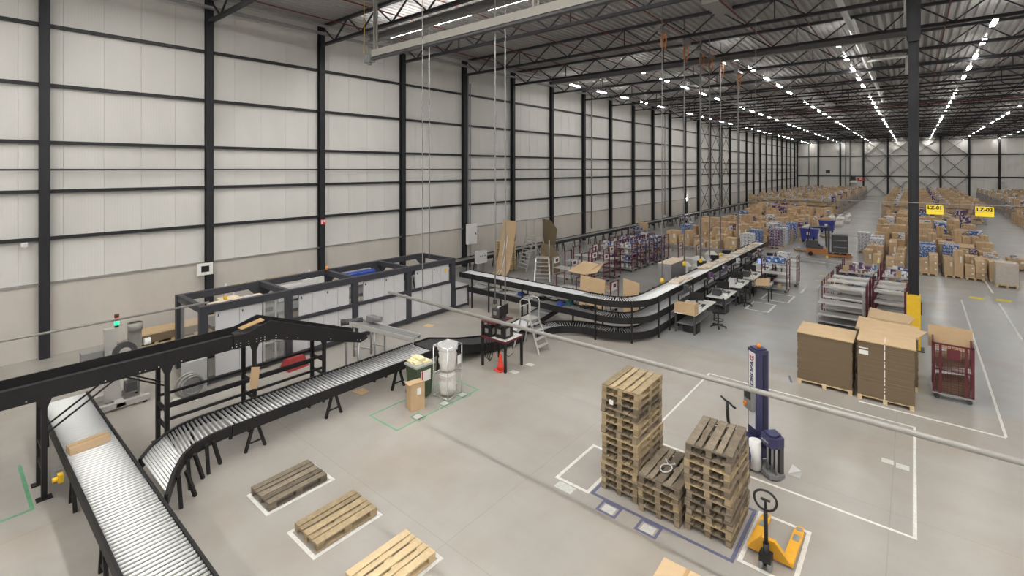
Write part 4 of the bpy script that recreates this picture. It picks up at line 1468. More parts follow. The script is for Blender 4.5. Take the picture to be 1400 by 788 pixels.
belt(ramp, [(-12.2, 16.6, 0.47), pr[2]], 0.78, 'belt_white', 0.01)
for (x, y) in ((-15.02, 16.41), (-13.06, 16.41), (-16.1, 16.41), (-9.45, 16.41), (-8.175, 16.925), (-7.66, 18.2), (-7.66, 19.3), (-15.02, 17.25), (-13.4, 17.25), (-11.0, 17.25), (-9.6, 17.25), (-8.5, 18.3), (-8.5, 19.6)):
    MB().box(x - 0.028, x + 0.028, y - 0.028, y + 0.028, 0, 1.6).build('leg', 'steel_black', top)
for yy in range(22, 36, 2):
    for x in (-7.66, -8.5):
        MB().box(x - 0.03, x + 0.03, yy - 0.03, yy + 0.03, 0, 1.6).build('leg', 'steel_black', top)

# papers, cables and cartons lying on the conveyor levels
for i, (x, w) in enumerate(((-15.9, 0.7), (-14.9, 0.5), (-14.0, 0.6), (-12.95, 0.4))):
    tag(MB().ext([(-w / 2, -0.24, 0), (w / 2, -0.2, 0), (w / 2 - 0.05, 0.22, 0), (-w / 2, 0.25, 0)], (0, 0, 0.02)).build('paper_sheet', 'paper', None, (x, YN, 0.965), 0.1 * i), ('white sheets on the middle conveyor level beside the cabinet end', 'white sheets on the middle level behind the ladder rail', 'white sheets on the middle level left of the blue tape gun', 'white sheets on the middle level before the tangled cables')[i], 'paper')
for i, x in enumerate((-12.2, -10.0)):
    b = MB()
    for k in range(6):
        b.pipe([(R.uniform(-.35, .35), R.uniform(-.25, .25), 0.02 + 0.02 * j + R.uniform(0, .05)) for j in range(6)], 0.014, 5)
    stuff(tag(b.build('cables', 'black', None, (x, YN, 0.955)), ('tangled black cables on the middle conveyor level, left heap', 'tangled black cables on the middle level near the bend')[i], 'cables'))
for i, (x, y, z, m, lab) in enumerate(((-13.45, YN, 0.96, 'blue', 'small blue tape dispenser on the middle conveyor level'), (-10.95, YN + 0.05, 0.96, 'teal', 'teal box on the middle conveyor level near the bend'), (-11.2, YN - 0.2, 0.96, 'blue', 'blue tray in front of the teal box'))):
    t = thing('small_box', lab, 'box', (x, y, z))
    MB().box(-0.12, 0.12, -0.1, 0.1, 0, 0.06).box(-0.1, 0.1, -0.1, -0.08, 0.06, 0.18).box(-0.1, 0.1, 0.08, 0.1, 0.06, 0.22 if i == 1 else 0.14).build('body', m, t)
b = MB().pipe([(-0.5, 0.0, 0.15), (-0.3, 0.05, 0.3), (0.3, 0.05, 0.3), (0.5, 0, 0.15)], 0.02, 6)
for i, (y, n) in enumerate(((20.9, 3), (22.0, 2), (24.9, 3), (26.2, 2), (27.3, 4), (28.9, 2), (30.4, 3), (31.6, 2), (33.0, 3), (34.6, 2))):
    for k in range(n):
        t = thing('flat_parcel', ('front', 'second', 'third', 'fourth')[k] + ' flat parcel in the %s heap from the bend on the top conveyor' % ('first', 'second', 'third', 'fourth', 'fifth', 'sixth', 'seventh', 'eighth', 'ninth', 'last')[i], 'parcel', (-8.08 + R.uniform(-.1, .1), y + 0.36 * k, 1.58), R.uniform(-0.06, 0.06), 'parcels on the top conveyor level')
        h = R.uniform(0.04, 0.1)
        MB().box(-0.22, 0.22, -0.15, 0.15, 0, h).build('wrap', 'paper_cream', t)
        MB().box(-0.08, 0.08, -0.05, 0.06, h, h + 0.003).build('label_sheet', 'paper', t)

# ---- drop pipes with yellow plugs, hung from orange balancers
for i, (y, r, ze, lab) in enumerate(((20.8, 0.022, 1.75, 'first drop pipe from the bend over the top conveyor'), (23.5, 0.03, 2.1, 'second drop pipe from the bend over the top conveyor'), (25.85, 0.05, 1.9, 'thick third drop pipe over the top conveyor'), (27.3, 0.03, 1.75, 'fourth drop pipe over the top conveyor'), (29.25, 0.035, 1.75, 'fifth drop pipe over the top conveyor'), (32.9, 0.03, 1.75, 'farthest drop pipe over the top conveyor'))):
    t = thing('pendant_pipe', lab, 'pipe', (-8.6, y, 0))
    MB().tube((0, 0, ze), (0, 0, 13.9), r, 8).build('tube', 'mid_grey', t)
    if i in (0, 1, 2, 4):
        MB().tube((0, 0, ze), (0, 0, ze - 0.1), 0.02, 6).lathe([(0.09, 0), (0.1, 0.1), (0.06, 0.2)], (0, 0, ze - 0.22), 8).build('plug_box', 'yellow', t)
    b = MB()
    for k in range(3):
        b.pipe([(0.0 + 0.06 * k, 0.08 * k, 12.65), (-0.1, 0.08, 12.35 - 0.12 * k), (0.04, 0.18, 12.05 - 0.1 * k - 0.05 * (i % 3)), (0.14, 0.14, 12.3), (0.1, 0.08, 12.65)], 0.026, 6)
    b.build('hose_loop', 'hose_orange', t)
    MB().box(-0.12, 0.12, -0.5, 0.6, 12.7, 12.85).build('bracket', 'mid_grey', t)
for i, (x, y, z0) in enumerate(((-17.75, 15.2, 2.43), (-11.1, 12.45, 2.05), (-10.9, 12.75, 1.75))):
    t = thing('pendant_pipe', ('drop pipe reaching the right end of the packing machine', 'left drop pipe over the printer table', 'right drop pipe over the printer table')[i], 'pipe', (x, y, 0))
    MB().pipe([(0, 0, z0), (0.02, 0, 5), (0.0, 0, 8), (0, 0, 13.92)], 0.024, 8).build('tube', 'mid_grey', t)
    MB().box(-0.05, 0.05, -0.05, 0.05, z0 - 0.1, z0 + 0.04).build('socket_box', 'dark_grey', t)

# ================================================================== CONVEYOR ALONG THE WALL
t = thing('wall_conveyor', 'long grey conveyor running along the left wall into the distance', 'conveyor', (0, 0, 0))
pw_ = [(-21.6, 15.9, 0.95), (-21.6, 140, 0.95)]
side_plates(t, pw_, 0.7, -0.2, 0.05, 'steel_dark', 0.05)
belt(t, pw_, 0.62, 'galv', 0.0)
MB().box(-21.25, -21.19, 15.9, 140, 0.98, 1.02).build('guide_rail', 'galv', t)
yy = 17.0
while yy < 120:
    for s in (-1, 1):
        for q in (-1, 1):
            MB().bar((-21.6 + s * 0.3, yy + 0.18 * q, 0), (-21.6 + s * 0.3, yy + 0.05 * q, 0.76), 0.05).build('leg', 'steel_dark', t)
    yy += 2.5
t = thing('switch_cabinet', 'white wall cabinet beside the drop pipe on the left wall', 'cabinet', (-22.9, 23.3, 1.55))
MB().box(-0.12, 0.12, -0.4, 0.4, 0, 1.35).build('body', 'white', t)
MB().box(0.12, 0.135, -0.38, 0.38, 0.03, 1.32).build('door', 'white', t)
MB().box(0.135, 0.16, 0.25, 0.3, 0.6, 0.75).build('handle', 'black', t)
MB().tube((0, -0.1, -1.55), (0, -0.1, 0), 0.05, 6).build('conduit', 'mid_grey', t)
t = thing('control_cabinet', 'small light control box on legs beside the wall conveyor', 'cabinet', (-20.7, 21.9, 0))
MB().box(-0.15, 0.15, -0.4, 0.4, 0.75, 1.5).build('body', 'panel_grey', t)
MB().box(-0.1, 0.1, -0.3, -0.24, 0, 0.75).box(-0.1, 0.1, 0.24, 0.3, 0, 0.75).build('leg', 'mid_grey', t)
for i in range(3):
    MB().tube((0.15, -0.2 + 0.2 * i, 1.2), (0.17, -0.2 + 0.2 * i, 1.2), 0.04, 8).build('button', 'black', t)

# pallet pile behind the cardboard slide
for i in range(13):
    pallet('%s pallet from the floor in the pile behind the cardboard slide' % ORDL[i], 'wood_new', (-20.55, 24.0, 0.1445 * i), PI / 2 + R.uniform(-.03, .03), 'pallets behind the cardboard slide', True)
# platform ladders and the cardboard slide
def platform_ladder(lab, loc, rz, h):
    t_ = thing('platform_ladder', lab, 'ladder', loc, rz)
    for s in (-1, 1):
        MB().bar((s * 0.45, -1.0 * h / 2.2, 0), (s * 0.38, -0.2, h), 0.07, 0.05).build('front_rail', 'alu', t_)
        MB().bar((s * 0.45, 0.9, 0), (s * 0.38, 0.5, h), 0.06, 0.05).build('rear_rail', 'alu', t_)
        MB().pipe([(s * 0.4, -0.2, h), (s * 0.4, -0.25, h + 0.85), (s * 0.4, -0.1, h + 1.0), (s * 0.4, 0.4, h + 1.0), (s * 0.4, 0.5, h + 0.9), (s * 0.4, 0.5, h)], 0.025, 6).build('guard_rail', 'alu', t_)
        MB().bar((s * 0.43, 0.85, 0.1), (s * 0.4, -0.3, h * 0.9), 0.04).build('brace', 'alu', t_)
    n_ = int(h / 0.24)
    for i_ in range(n_):
        f = (i_ + 1) / (n_ + 1)
        y_ = -1.0 * h / 2.2 * (1 - f) - 0.2 * f
        MB().box(-0.42, 0.42, y_ - 0.08, y_ + 0.08, h * f - 0.015, h * f + 0.015).build('tread', 'alu', t_)
    MB().box(-0.42, 0.42, -0.2, 0.52, h - 0.03, h).build('platform', 'alu', t_)
    return t_


platform_ladder('tall aluminium platform ladder holding up the cardboard slide', (-19.3, 25.4, 0), -0.2, 2.2)
platform_ladder('low aluminium platform steps right of the cardboard slide', (-17.0, 23.3, 0), 0.6, 1.3)
t = thing('cardboard_slide', 'tall bent cardboard sheet leaning on the platform ladder', 'cardboard', (-19.75, 23.6, 0), -0.08)
lines = []
for i in range(9):
    f = i / 8
    y_ = 0.95 * f ** 0.6 - 1.0
    z_ = 0.0 + 3.3 * f ** 1.15
    lines.append([(-0.6, y_, z_), (0.6, y_, z_), (0.6, y_ + 0.02, z_ + 0.01), (-0.6, y_ + 0.02, z_ + 0.01)])
MB().sweep(lines).build('sheet', 'card_flat', t)
for s in (-0.18, 0.02):
    MB().pipe([(s, 0.95 * (i / 8) ** 0.6 - 1.03, 0.01 + 3.3 * (i / 8) ** 1.15) for i in range(0, 7)], 0.02, 5).build('strap', 'paper', t)
t = thing('cardboard_sheet', 'dark cardboard sheet hung on the tall platform ladder', 'cardboard', (-18.9, 26.6, 0), -0.2)
MB().ext([(-0.6, 0, 0.0), (0.3, 0.1, 0.0), (0.7, 0.1, 2.6), (0.2, 0, 3.15), (-0.6, 0, 3.2)], (0, 0.03, 0)).build('sheet', 'card_edge', t)
t = thing('cardboard_sheet', 'brown curved cardboard sheet behind the low platform steps', 'cardboard', (-17.4, 24.7, 0), 0.6)
MB().ext([(-0.6, 0, 0), (0.6, 0, 0), (0.65, 0.35, 1.0), (0.1, 0.5, 1.75), (-0.6, 0.45, 1.9)], (0, 0.03, 0)).build('sheet', 'card_edge', t)


# ================================================================== ROLL CAGES AND SHELF TROLLEYS
def mesh_panel(b, w, z0, z1, y, pitch=0.12):
    n_ = int(w / pitch)
    for i_ in range(1, n_):
        x_ = -w / 2 + w * i_ / n_
        b.box(x_ - 0.004, x_ + 0.004, y - 0.004, y + 0.004, z0, z1)
    n_ = int((z1 - z0) / pitch)
    for i_ in range(1, n_):
        z_ = z0 + (z1 - z0) * i_ / n_
        b.box(-w / 2, w / 2, y - 0.004, y + 0.004, z_ - 0.004, z_ + 0.004)


def trolley(lab, loc, rz, w, d, h, shelves, frame='maroon', mesh=False, group=None, lip=0.0, plate=True):
    """shelf trolley: x = width, ends at +-x, shelves between"""
    t_ = thing('shelf_trolley', lab, 'trolley', loc, rz, group)
    MB().box(-w / 2, w / 2, -d / 2, d / 2, 0.16, 0.2).build('deck', 'galv', t_)
    for sx in (-1, 1):
        for sy in (-1, 1):
            MB().tube((sx * (w / 2 - 0.1), sy * (d / 2 - 0.1) - 0.02, 0.065), (sx * (w / 2 - 0.1), sy * (d / 2 - 0.1) + 0.02, 0.065), 0.065, 10).box(sx * (w / 2 - 0.1) - 0.03, sx * (w / 2 - 0.1) + 0.03, sy * (d / 2 - 0.1) - 0.03, sy * (d / 2 - 0.1) + 0.03, 0.1, 0.16).build('castor', 'dark_grey', t_)
    for sx in (-1, 1):
        b_ = MB()
        xx_ = sx * (w / 2 - 0.02)
        for sy in (-1, 1):
            b_.box(xx_ - 0.022, xx_ + 0.022, sy * (d / 2 - 0.03) - 0.022, sy * (d / 2 - 0.03) + 0.022, 0.2, h)
        b_.box(xx_ - 0.02, xx_ + 0.02, -d / 2 + 0.03, d / 2 - 0.03, h - 0.04, h)
        b_.box(xx_ - 0.02, xx_ + 0.02, -d / 2 + 0.03, d / 2 - 0.03, h * 0.45, h * 0.45 + 0.03)
        if mesh:
            n_ = int(d / 0.11)
            for i_ in range(1, n_):
                y_ = -d / 2 + d * i_ / n_
                b_.box(xx_ - 0.004, xx_ + 0.004, y_ - 0.004, y_ + 0.004, 0.2, h)
        b_.build('end_frame', frame, t_)
        if plate:
            MB().box(xx_ - 0.01, xx_ + 0.01, -d * 0.28, d * 0.28, h - 0.36, h - 0.06).build('sign_plate', 'white', t_)
            MB().box(xx_ - 0.014, xx_ + 0.014, -d * 0.16, d * 0.16, h - 0.28, h - 0.12).build('sign_print', 'maroon', t_)
    for z_ in shelves:
        b_ = MB().box(-w / 2 + 0.04, w / 2 - 0.04, -d / 2 + 0.02, d / 2 - 0.02, z_, z_ + 0.02)
        if lip:
            b_.box(-w / 2 + 0.04, w / 2 - 0.04, -d / 2 + 0.0, -d / 2 + 0.02, z_ - 0.0, z_ + lip)
        b_.build('shelf', 'alu', t_)
    return t_


PLACE = ('leftmost', 'second', 'third', 'fourth', 'rightmost')


def goods(cx, cy, z, w, d, rz, n, words, group, mats=('pack_mixed', 'pack_blue', 'pack_white', 'pack_purple', 'card')):
    for i_ in range(n):
        sx, sy, sz = R.uniform(0.16, 0.3), R.uniform(0.16, 0.28), R.uniform(0.12, 0.34)
        lx = -w / 2 + w * (i_ + 0.5) / n
        ly = R.uniform(-1, 1) * max(0, d / 2 - 0.16)
        px_ = cx + lx * math.cos(rz) - ly * math.sin(rz)
        py_ = cy + lx * math.sin(rz) + ly * math.cos(rz)
        sx = min(sx, w / n * 0.92)
        m_ = R.choice(mats)
        nm = {'pack_mixed': 'printed', 'pack_blue': 'blue', 'pack_white': 'white', 'pack_purple': 'purple', 'card': 'brown'}.get(m_, 'dark')
        b_ = MB().box(-sx / 2, sx / 2, -sy / 2, sy / 2, 0, sz).box(-sx / 2 - 0.004, sx / 2 + 0.004, -0.03, 0.03, 0, sz + 0.004)
        tag(b_.build('goods_box', m_, None, (px_, py_, z + 0.003), rz), (PLACE[4] if i_ == n - 1 else PLACE[i_]) + ' ' + nm + ' goods box ' + words, 'box', group)


# tray trolleys right of centre, by the yellow footed column
for i, (x, y) in enumerate(((-2.35, 24.35), (-2.3, 25.35), (-2.25, 26.4), (-2.2, 27.45))):
    lab = ('front', 'second', 'third', 'fourth')[i] + ' empty tray trolley in the row left of the steel column'
    trolley(lab, (x, y, 0), 0.0, 1.6, 0.8, (1.55, 1.7, 1.75, 1.75)[i], ((0.45, 0.95), (0.5, 1.0, 1.42), (0.5, 1.05, 1.5), (0.5, 1.05, 1.5))[i], 'galv' if i == 0 else 'maroon', False, None, 0.07, False)
for i, (x, y) in enumerate(((-0.78, 25.6), (-0.75, 26.6), (-0.72, 27.6))):
    trolley(('front', 'second', 'third')[i] + ' empty tray trolley right beside the steel column', (x, y, 0), 0, 1.05, 0.8, 1.6, (0.5, 1.0, 1.45), 'maroon', False, None, 0.1, False)
for i, (x, y, w) in enumerate(((-2.1, 29.4, 1.6), (-0.55, 29.4, 1.3), (-2.05, 30.6, 1.6), (-0.5, 30.6, 1.3))):
    lab = ('left front', 'right front', 'left rear', 'right rear')[i] + ' trolley of boxed goods behind the tray trolleys'
    trolley(lab, (x, y, 0), 0, w, 0.85, 1.75 if i < 2 else 1.9, (0.6, 1.05, 1.45), 'maroon', False, None, 0.03, False)
    for z in (0.63, 1.08, 1.475):
        goods(x, y, z, w - 0.3, 0.6, 0, 5, {0.63: 'on the low shelf', 1.08: 'on the middle shelf', 1.475: 'on the top shelf'}[z] + ' of the ' + lab.split(' trolley')[0] + ' goods trolley', 'goods on the trolleys by the column')
# near-right mesh cage with waste cardboard
t = trolley('maroon mesh roll cage of waste cardboard on the right', (0.86, 18.85, 0), 0, 0.88, 0.8, 1.62, (0.85,), 'maroon', False, None, 0, False)
b = MB()
mesh_panel(b, 0.84, 0.2, 1.6, -0.38, 0.07)
b.build('front_mesh', 'maroon', t)
MB().box(-0.42, -0.38, -0.4, -0.36, 0.2, 1.62).box(0.38, 0.42, -0.4, -0.36, 0.2, 1.62).box(-0.3, -0.24, -0.4, -0.37, 0.2, 1.6).box(0.24, 0.3, -0.4, -0.37, 0.2, 1.6).box(-0.42, 0.42, -0.4, -0.37, 1.57, 1.62).box(-0.42, 0.42, -0.4, -0.37, 0.85, 0.88).build('front_frame', 'maroon', t)
MB().box(-0.13, 0.15, -0.405, -0.39, 1.2, 1.5).build('sign_plate', 'maroon', t)
MB().box(-0.36, 0.36, -0.3, 0.3, 0.21, 0.5).ext([(-0.36, -0.3, 0.5), (0.36, -0.28, 0.55), (0.36, 0.3, 0.6), (-0.36, 0.3, 0.5)], (0, 0, 0.02)).build('cardboard_waste', 'card_edge', t)
MB().ext([(-0.36, -0.3, 0.9), (0.36, -0.25, 1.0), (0.36, 0.3, 1.05), (-0.36, 0.3, 0.95)], (0, 0, 0.25)).build('cardboard_waste', 'card_edge', t)
t = thing('cardboard_sheet', 'flat brown cardboard sheet standing up inside the maroon mesh cage', 'cardboard', (0.76, 19.3, 1.25))
MB().box(-0.42, 0.56, -0.01, 0.01, 0, 0.66).box(-0.2, -0.19, -0.012, 0.012, 0, 0.66).build('sheet', 'card_flat', t)
# the pair of maroon trolleys in the middle
trolley('maroon post trolley carrying a long blue box, mid hall', (-5.75, 29.3, 0), 0.0, 1.25, 0.85, 1.75, (0.95, 1.5), 'maroon')
k = thing('goods_box', 'long bright blue box lying on the maroon post trolley', 'box', (-5.75, 29.3, 1.522))
MB().box(-0.45, 0.45, -0.2, 0.2, 0, 0.3).build('carton', 'pack_blue', k)
trolley('maroon trolley just behind the one with the long blue box', (-5.6, 31.2, 0), 0.0, 1.25, 0.85, 1.75, (0.95, 1.4), 'maroon', True)
goods(-5.75, 29.3, 0.2, 0.8, 0.5, 0, 2, 'low on the maroon post trolley', 'goods on the maroon post trolley')
k = thing('goods_box', 'white appliance box on the trolley behind the long blue box', 'box', (-5.7, 31.2, 1.422))
MB().box(-0.3, 0.3, -0.25, 0.25, 0, 0.4).box(-0.15, 0.15, -0.252, -0.25, 0.1, 0.3).build('carton', 'pack_white', k)
# trolleys beyond the three-level conveyor
spots = [(-14.7, 22.3, 0.0), (-13.3, 22.2, 0.0), (-13.1, 20.3, 0.0), (-15.3, 24.4, 0.0), (-14.05, 25.0, 0.0), (-14.1, 26.5, 0.0), (-15.9, 26.3, 0.0), (-15.3, 27.6, 0)]
labs = ['silver shelf trolley nearest the low platform steps', 'shelf trolley with cardboard sheets laid on top', 'low shelf trolley just behind the conveyor bend', 'shelf trolley second from the wall side, empty', 'mesh ended trolley with small white tag', 'mesh ended trolley at the right of the empty group', 'empty trolley at the back of the empty group, left', 'empty trolley at the back of the empty group, right']
for i, (x, y, rz) in enumerate(spots):
    trolley(labs[i], (x, y, 0), rz + 0.0, 0.8 if i in (4, 5) else 1.2, 0.8, 1.35 if i == 2 else 1.1 if i == 1 else 1.72, (0.7, 1.15) if i not in (1, 2) else (0.7,), 'galv' if i in (0, 1) else 'maroon', i in (4, 5), None, 0, i in (0, 4, 7))
t = thing('cardboard_sheet', 'pale bent cardboard sheets lying on the shelf trolley before the bend', 'cardboard', (-13.2, 22.1, 1.18), 0.1)
MB().ext([(-0.9, -0.5, 0), (0.3, -0.6, -0.05), (0.5, 0.5, 0.35), (-0.5, 0.6, 0.4)], (0.02, 0, 0.03)).ext([(0.2, -0.6, 0.0), (0.75, -0.5, 0.1), (0.8, 0.4, 0.5), (0.45, 0.5, 0.35)], (0, 0, 0.03)).build('sheet', 'card_light', t)
t = thing('cardboard_sheet', 'brown cardboard panel standing behind the conveyor bend', 'cardboard', (-11.3, 19.45, 0), -0.0)
MB().ext([(-0.75, 0, 0.2), (0.55, 0, 0.2), (0.55, 0.1, 1.55), (-0.75, 0.1, 1.6)], (0, 0.03, 0)).build('sheet', 'card_flat', t)
t = trolley('red framed trolley behind the brown cardboard panel', (-11.2, 20.1, 0), 0, 1.3, 0.8, 1.45, (1.0,), 'maroon')
goods(-11.1, 20.1, 1.022, 0.7, 0.4, 0, 2, 'on the red framed trolley behind the bend', 'goods behind the conveyor bend', ('card', 'pack_white'))
t = thing('cardboard_sheet', 'small cardboard sheet standing at the inner side of the bend', 'cardboard', (-9.5, 19.6, 0.9), -0.1)
MB().ext([(-0.4, 0, -0.9), (0.4, 0, -0.9), (0.4, 0, 0.75), (-0.4, 0, 0.85)], (0, 0.03, 0)).build('sheet', 'card_flat', t)
j = 0
for row, y in enumerate((28.9, 30.2, 31.5, 32.8, 34.1)):
    for x in (-15.55, -14.3):
        trolley(('front', 'second', 'third', 'fourth', 'rear')[row] + ' goods cage, ' + ('wall side' if x < -15 else 'aisle side') + ' of the double cage row', (x, y, 0), 0, 1.1, 0.85, 1.85, (0.65, 1.1, 1.5), 'maroon', True, 'maroon goods cages beyond the empty trolleys', 0, False)
        for z in (0.2, 0.672, 1.122, 1.522):
            goods(x, y, z, 0.9, 0.5, 0, 3, {0.2: 'at the foot', 0.672: 'on the low shelf', 1.122: 'on the middle shelf', 1.522: 'on the top shelf'}[z] + ' of the %s %s goods cage' % (('front', 'second', 'third', 'fourth', 'rear')[row], 'wall side' if x < -15 else 'aisle side'), 'goods in the double row of cages', ('pack_mixed', 'pack_blue', 'pack_white', 'pack_purple', 'dark_grey')[:4])
trolley('red sign trolley beside the grey metal cabinet', (-11.2, 31.5, 0), 0, 1.2, 0.8, 1.75, (0.8,), 'maroon')


# ================================================================== PACKING DESKS
def desk(lab, loc, w, d, h=0.78, shelf=True):
    t_ = thing('packing_desk', lab, 'desk', loc)
    MB().box(-d / 2, d / 2, -w / 2, w / 2, h - 0.03, h).build('desktop', 'white_table', t_)
    for sx in (-1, 1):
        for sy in (-1, 1):
            MB().box(sx * (d / 2 - 0.05) - 0.03, sx * (d / 2 - 0.05) + 0.03, sy * (w / 2 - 0.06) - 0.03, sy * (w / 2 - 0.06) + 0.03, 0, h - 0.03).build('leg', 'dark_grey', t_)
    if shelf:
        MB().box(-d / 2 + 0.08, d / 2 - 0.08, -w / 2 + 0.06, w / 2 - 0.06, 0.35, 0.37).build('lower_shelf', 'mid_grey', t_)
    return t_


dk = [(-7.05, 20.6, 2.6), (-6.95, 23.9, 1.9), (-6.9, 26.2, 2.0), (-6.85, 28.6, 2.1), (-6.8, 31.1, 2.1), (-6.8, 33.5, 2.0)]
for i, (x, y, w) in enumerate(dk):
    desk(('nearest', 'second', 'third', 'fourth', 'fifth', 'sixth')[i] + ' white packing desk along the aisle side of the conveyor', (x, y, 0), w, 0.85, 0.8 if i != 1 else 0.72)
    zt = 0.8 if i != 1 else 0.72
    monitor(('nearest', 'second', 'third', 'fourth', 'fifth', 'sixth')[i] + (' lit' if i == 4 else ' black') + ' monitor on the aisle side packing desks', (x - 0.1, y + 0.45, zt), (0.5, 0.2, 0.4, 0.1, 0.3, 0.2)[i], i == 4)
    p = thing('printer', ('nearest', 'second', 'third', 'fourth', 'fifth', 'sixth')[i] + ' label printer on the aisle side packing desks', 'printer', (x - 0.1, y - 0.45, zt))
    MB().box(-0.16, 0.16, -0.2, 0.2, 0, 0.2).box(-0.14, 0.14, -0.18, 0.1, 0.2, 0.3).build('case', 'panel_grey' if i % 2 == 0 else 'dark_grey', p)
    MB().box(0.16, 0.165, -0.1, 0.1, 0.05, 0.1).build('slot', 'black', p)
    k = tag(MB().box(-0.07, 0.07, -0.2, 0.2, 0, 0.025).build('keyboard', 'black', None, (x + 0.19, y + 0.3, zt + 0.001), 0.1), ('nearest', 'second', 'third', 'fourth', 'fifth', 'sixth')[i] + ' black keyboard on the aisle side packing desks', 'keyboard')
    w_ = thing('waste_crate', ('nearest', 'second', 'third', 'fourth', 'fifth', 'sixth')[i] + ' black crate under the aisle side packing desks', 'crate', (x + 0.12, y - w / 2 + 0.45, 0))
    MB().box(-0.28, 0.28, -0.2, 0.2, 0, 0.03).box(-0.28, -0.25, -0.2, 0.2, 0.03, 0.33).box(0.25, 0.28, -0.2, 0.2, 0.03, 0.33).box(-0.25, 0.25, -0.2, -0.17, 0.03, 0.33).box(-0.25, 0.25, 0.17, 0.2, 0.03, 0.33).build('shell', 'black', w_)
for i, (x, y, s) in enumerate(((-7.28, 19.5, 0.38), (-6.85, 19.42, 0.46))):
    t = thing('carton', ('smaller carton on the near end of the nearest packing desk', 'larger carton on the near end of the nearest packing desk')[i], 'carton', (x, y, 0.801))
    MB().box(-s / 2, s / 2, -s / 2, s / 2, 0, s * 0.95).build('box', 'card_flat', t)
    MB().box(-0.025, 0.025, -s / 2 - 0.002, s / 2 + 0.002, s * 0.95, s * 0.95 + 0.003).build('tape_strip', 'tape', t)


def chair(lab, loc, rz):
    t_ = thing('office_chair', lab, 'chair', loc, rz)
    for a in range(5):
        q = 2 * PI * a / 5
        l_ = MB().bar((0, 0, 0.12), (0.3 * math.cos(q), 0.3 * math.sin(q), 0.08), 0.05, 0.04).build('base_arm', 'black', t_)
        MB().tube((0.3 * math.cos(q) - 0.02, 0.3 * math.sin(q), 0.03), (0.3 * math.cos(q) + 0.02, 0.3 * math.sin(q), 0.03), 0.03, 8).build('castor', 'rubber', l_)
    MB().tube((0, 0, 0.1), (0, 0, 0.62), 0.03, 8).build('gas_lift', 'black', t_)
    MB().pipe([(0.2 * math.cos(a * PI / 6), 0.2 * math.sin(a * PI / 6), 0.32) for a in range(13)], 0.015, 5).build('foot_ring', 'black', t_)
    MB().box(-0.23, 0.23, -0.22, 0.22, 0.62, 0.7).build('seat', 'seat_fabric', t_)
    MB().box(-0.03, 0.03, 0.2, 0.23, 0.62, 0.85).build('back_bracket', 'black', t_)
    MB().box(-0.21, 0.21, 0.18, 0.24, 0.82, 1.18).build('backrest', 'seat_fabric', t_)
    for s in (-1, 1):
        MB().box(s * 0.27 - 0.03, s * 0.27 + 0.03, -0.12, 0.12, 0.85, 0.88).box(s * 0.27 - 0.015, s * 0.27 + 0.015, -0.02, 0.02, 0.64, 0.85).build('armrest', 'black', t_)


chair('black swivel chair with foot ring at the nearest packing desk', (-6.25, 20.95, 0), -1.2)
chair('black swivel chair tucked at the third packing desk', (-6.25, 25.2, 0), -1.5)
chair('black swivel chair tucked at the fifth packing desk', (-6.1, 30.0, 0), -1.4)
t = thing('roller_stand', 'short black roller stand with folded carton beside the third desk', 'stand', (-5.95, 26.9, 0))
MB().box(-0.5, 0.5, -0.4, 0.4, 0.62, 0.68).build('frame', 'black', t)
for i in range(8):
    MB().tube((-0.45 + i * 0.125, -0.36, 0.69), (-0.45 + i * 0.125, 0.36, 0.69), 0.03, 6).build('roller', 'galv', t)
for sx in (-1, 1):
    for sy in (-1, 1):
        MB().box(sx * 0.42 - 0.03, sx * 0.42 + 0.03, sy * 0.33 - 0.03, sy * 0.33 + 0.03, 0, 0.62).build('leg', 'black', t)
t = thing('open_carton', 'unfolded brown carton resting on the short roller stand', 'carton', (-5.95, 26.9, 0.725), 0.4)
MB().ext([(-0.3, -0.25, 0), (0.35, -0.25, 0.0), (0.45, 0.2, 0.3), (-0.2, 0.2, 0.25)], (0, 0, 0.02)).ext([(-0.3, -0.2, 0.02), (-0.25, 0.1, 0.0), (-0.45, 0.1, 0.75), (-0.5, -0.2, 0.7)], (0.02, 0, 0)).build('board', 'card_flat', t)
# clutter of the packing places: equipment shelves between conveyor and desks, stools, bins, paper trays
for i, (x, y, w) in enumerate(dk):
    nm = ('nearest', 'second', 'third', 'fourth', 'fifth', 'sixth')[i]
    t = thing('equipment_shelf', 'black equipment shelf with cables behind the %s aisle side desk' % nm, 'shelf', (-7.55, y + 0.2, 0))
    for q in (-0.7, 0.7):
        MB().box(-0.06, -0.02, q - 0.025, q + 0.025, 0, 1.35).build('upright', 'black', t)
    for z in (1.0, 1.3):
        MB().box(-0.07, 0.1, -0.75, 0.75, z, z + 0.03).build('shelf_board', 'dark_grey', t)
    b = MB()
    for k in range(5):
        b.pipe([(R.uniform(-.01, .05), R.uniform(-.6, .6), 0.95), (R.uniform(0, .05), R.uniform(-.6, .6), 0.6), (R.uniform(0, .05), R.uniform(-.6, .6), 0.2)], 0.012, 5)
    stuff(b.build('cables', 'black', t))
    goods(-7.53, y + 0.2, 1.33, 0.16, 0.1, PI / 2, 1, 'above the %s aisle side desk' % nm, 'goods above the packing desks', ('pack_white', 'dark_grey', 'pack_purple'))
    k = thing('paper_tray', 'stack of white paper on the %s aisle side desk' % nm, 'paper', (x + 0.2, y - 0.26, (0.8 if i != 1 else 0.72) + 0.002), 0.2)
    MB().box(-0.12, 0.12, -0.16, 0.16, 0, 0.06).build('sheets', 'paper', k)
    MB().box(-0.14, 0.14, 0.16, 0.17, 0, 0.09).build('tray_back', 'dark_grey', k)
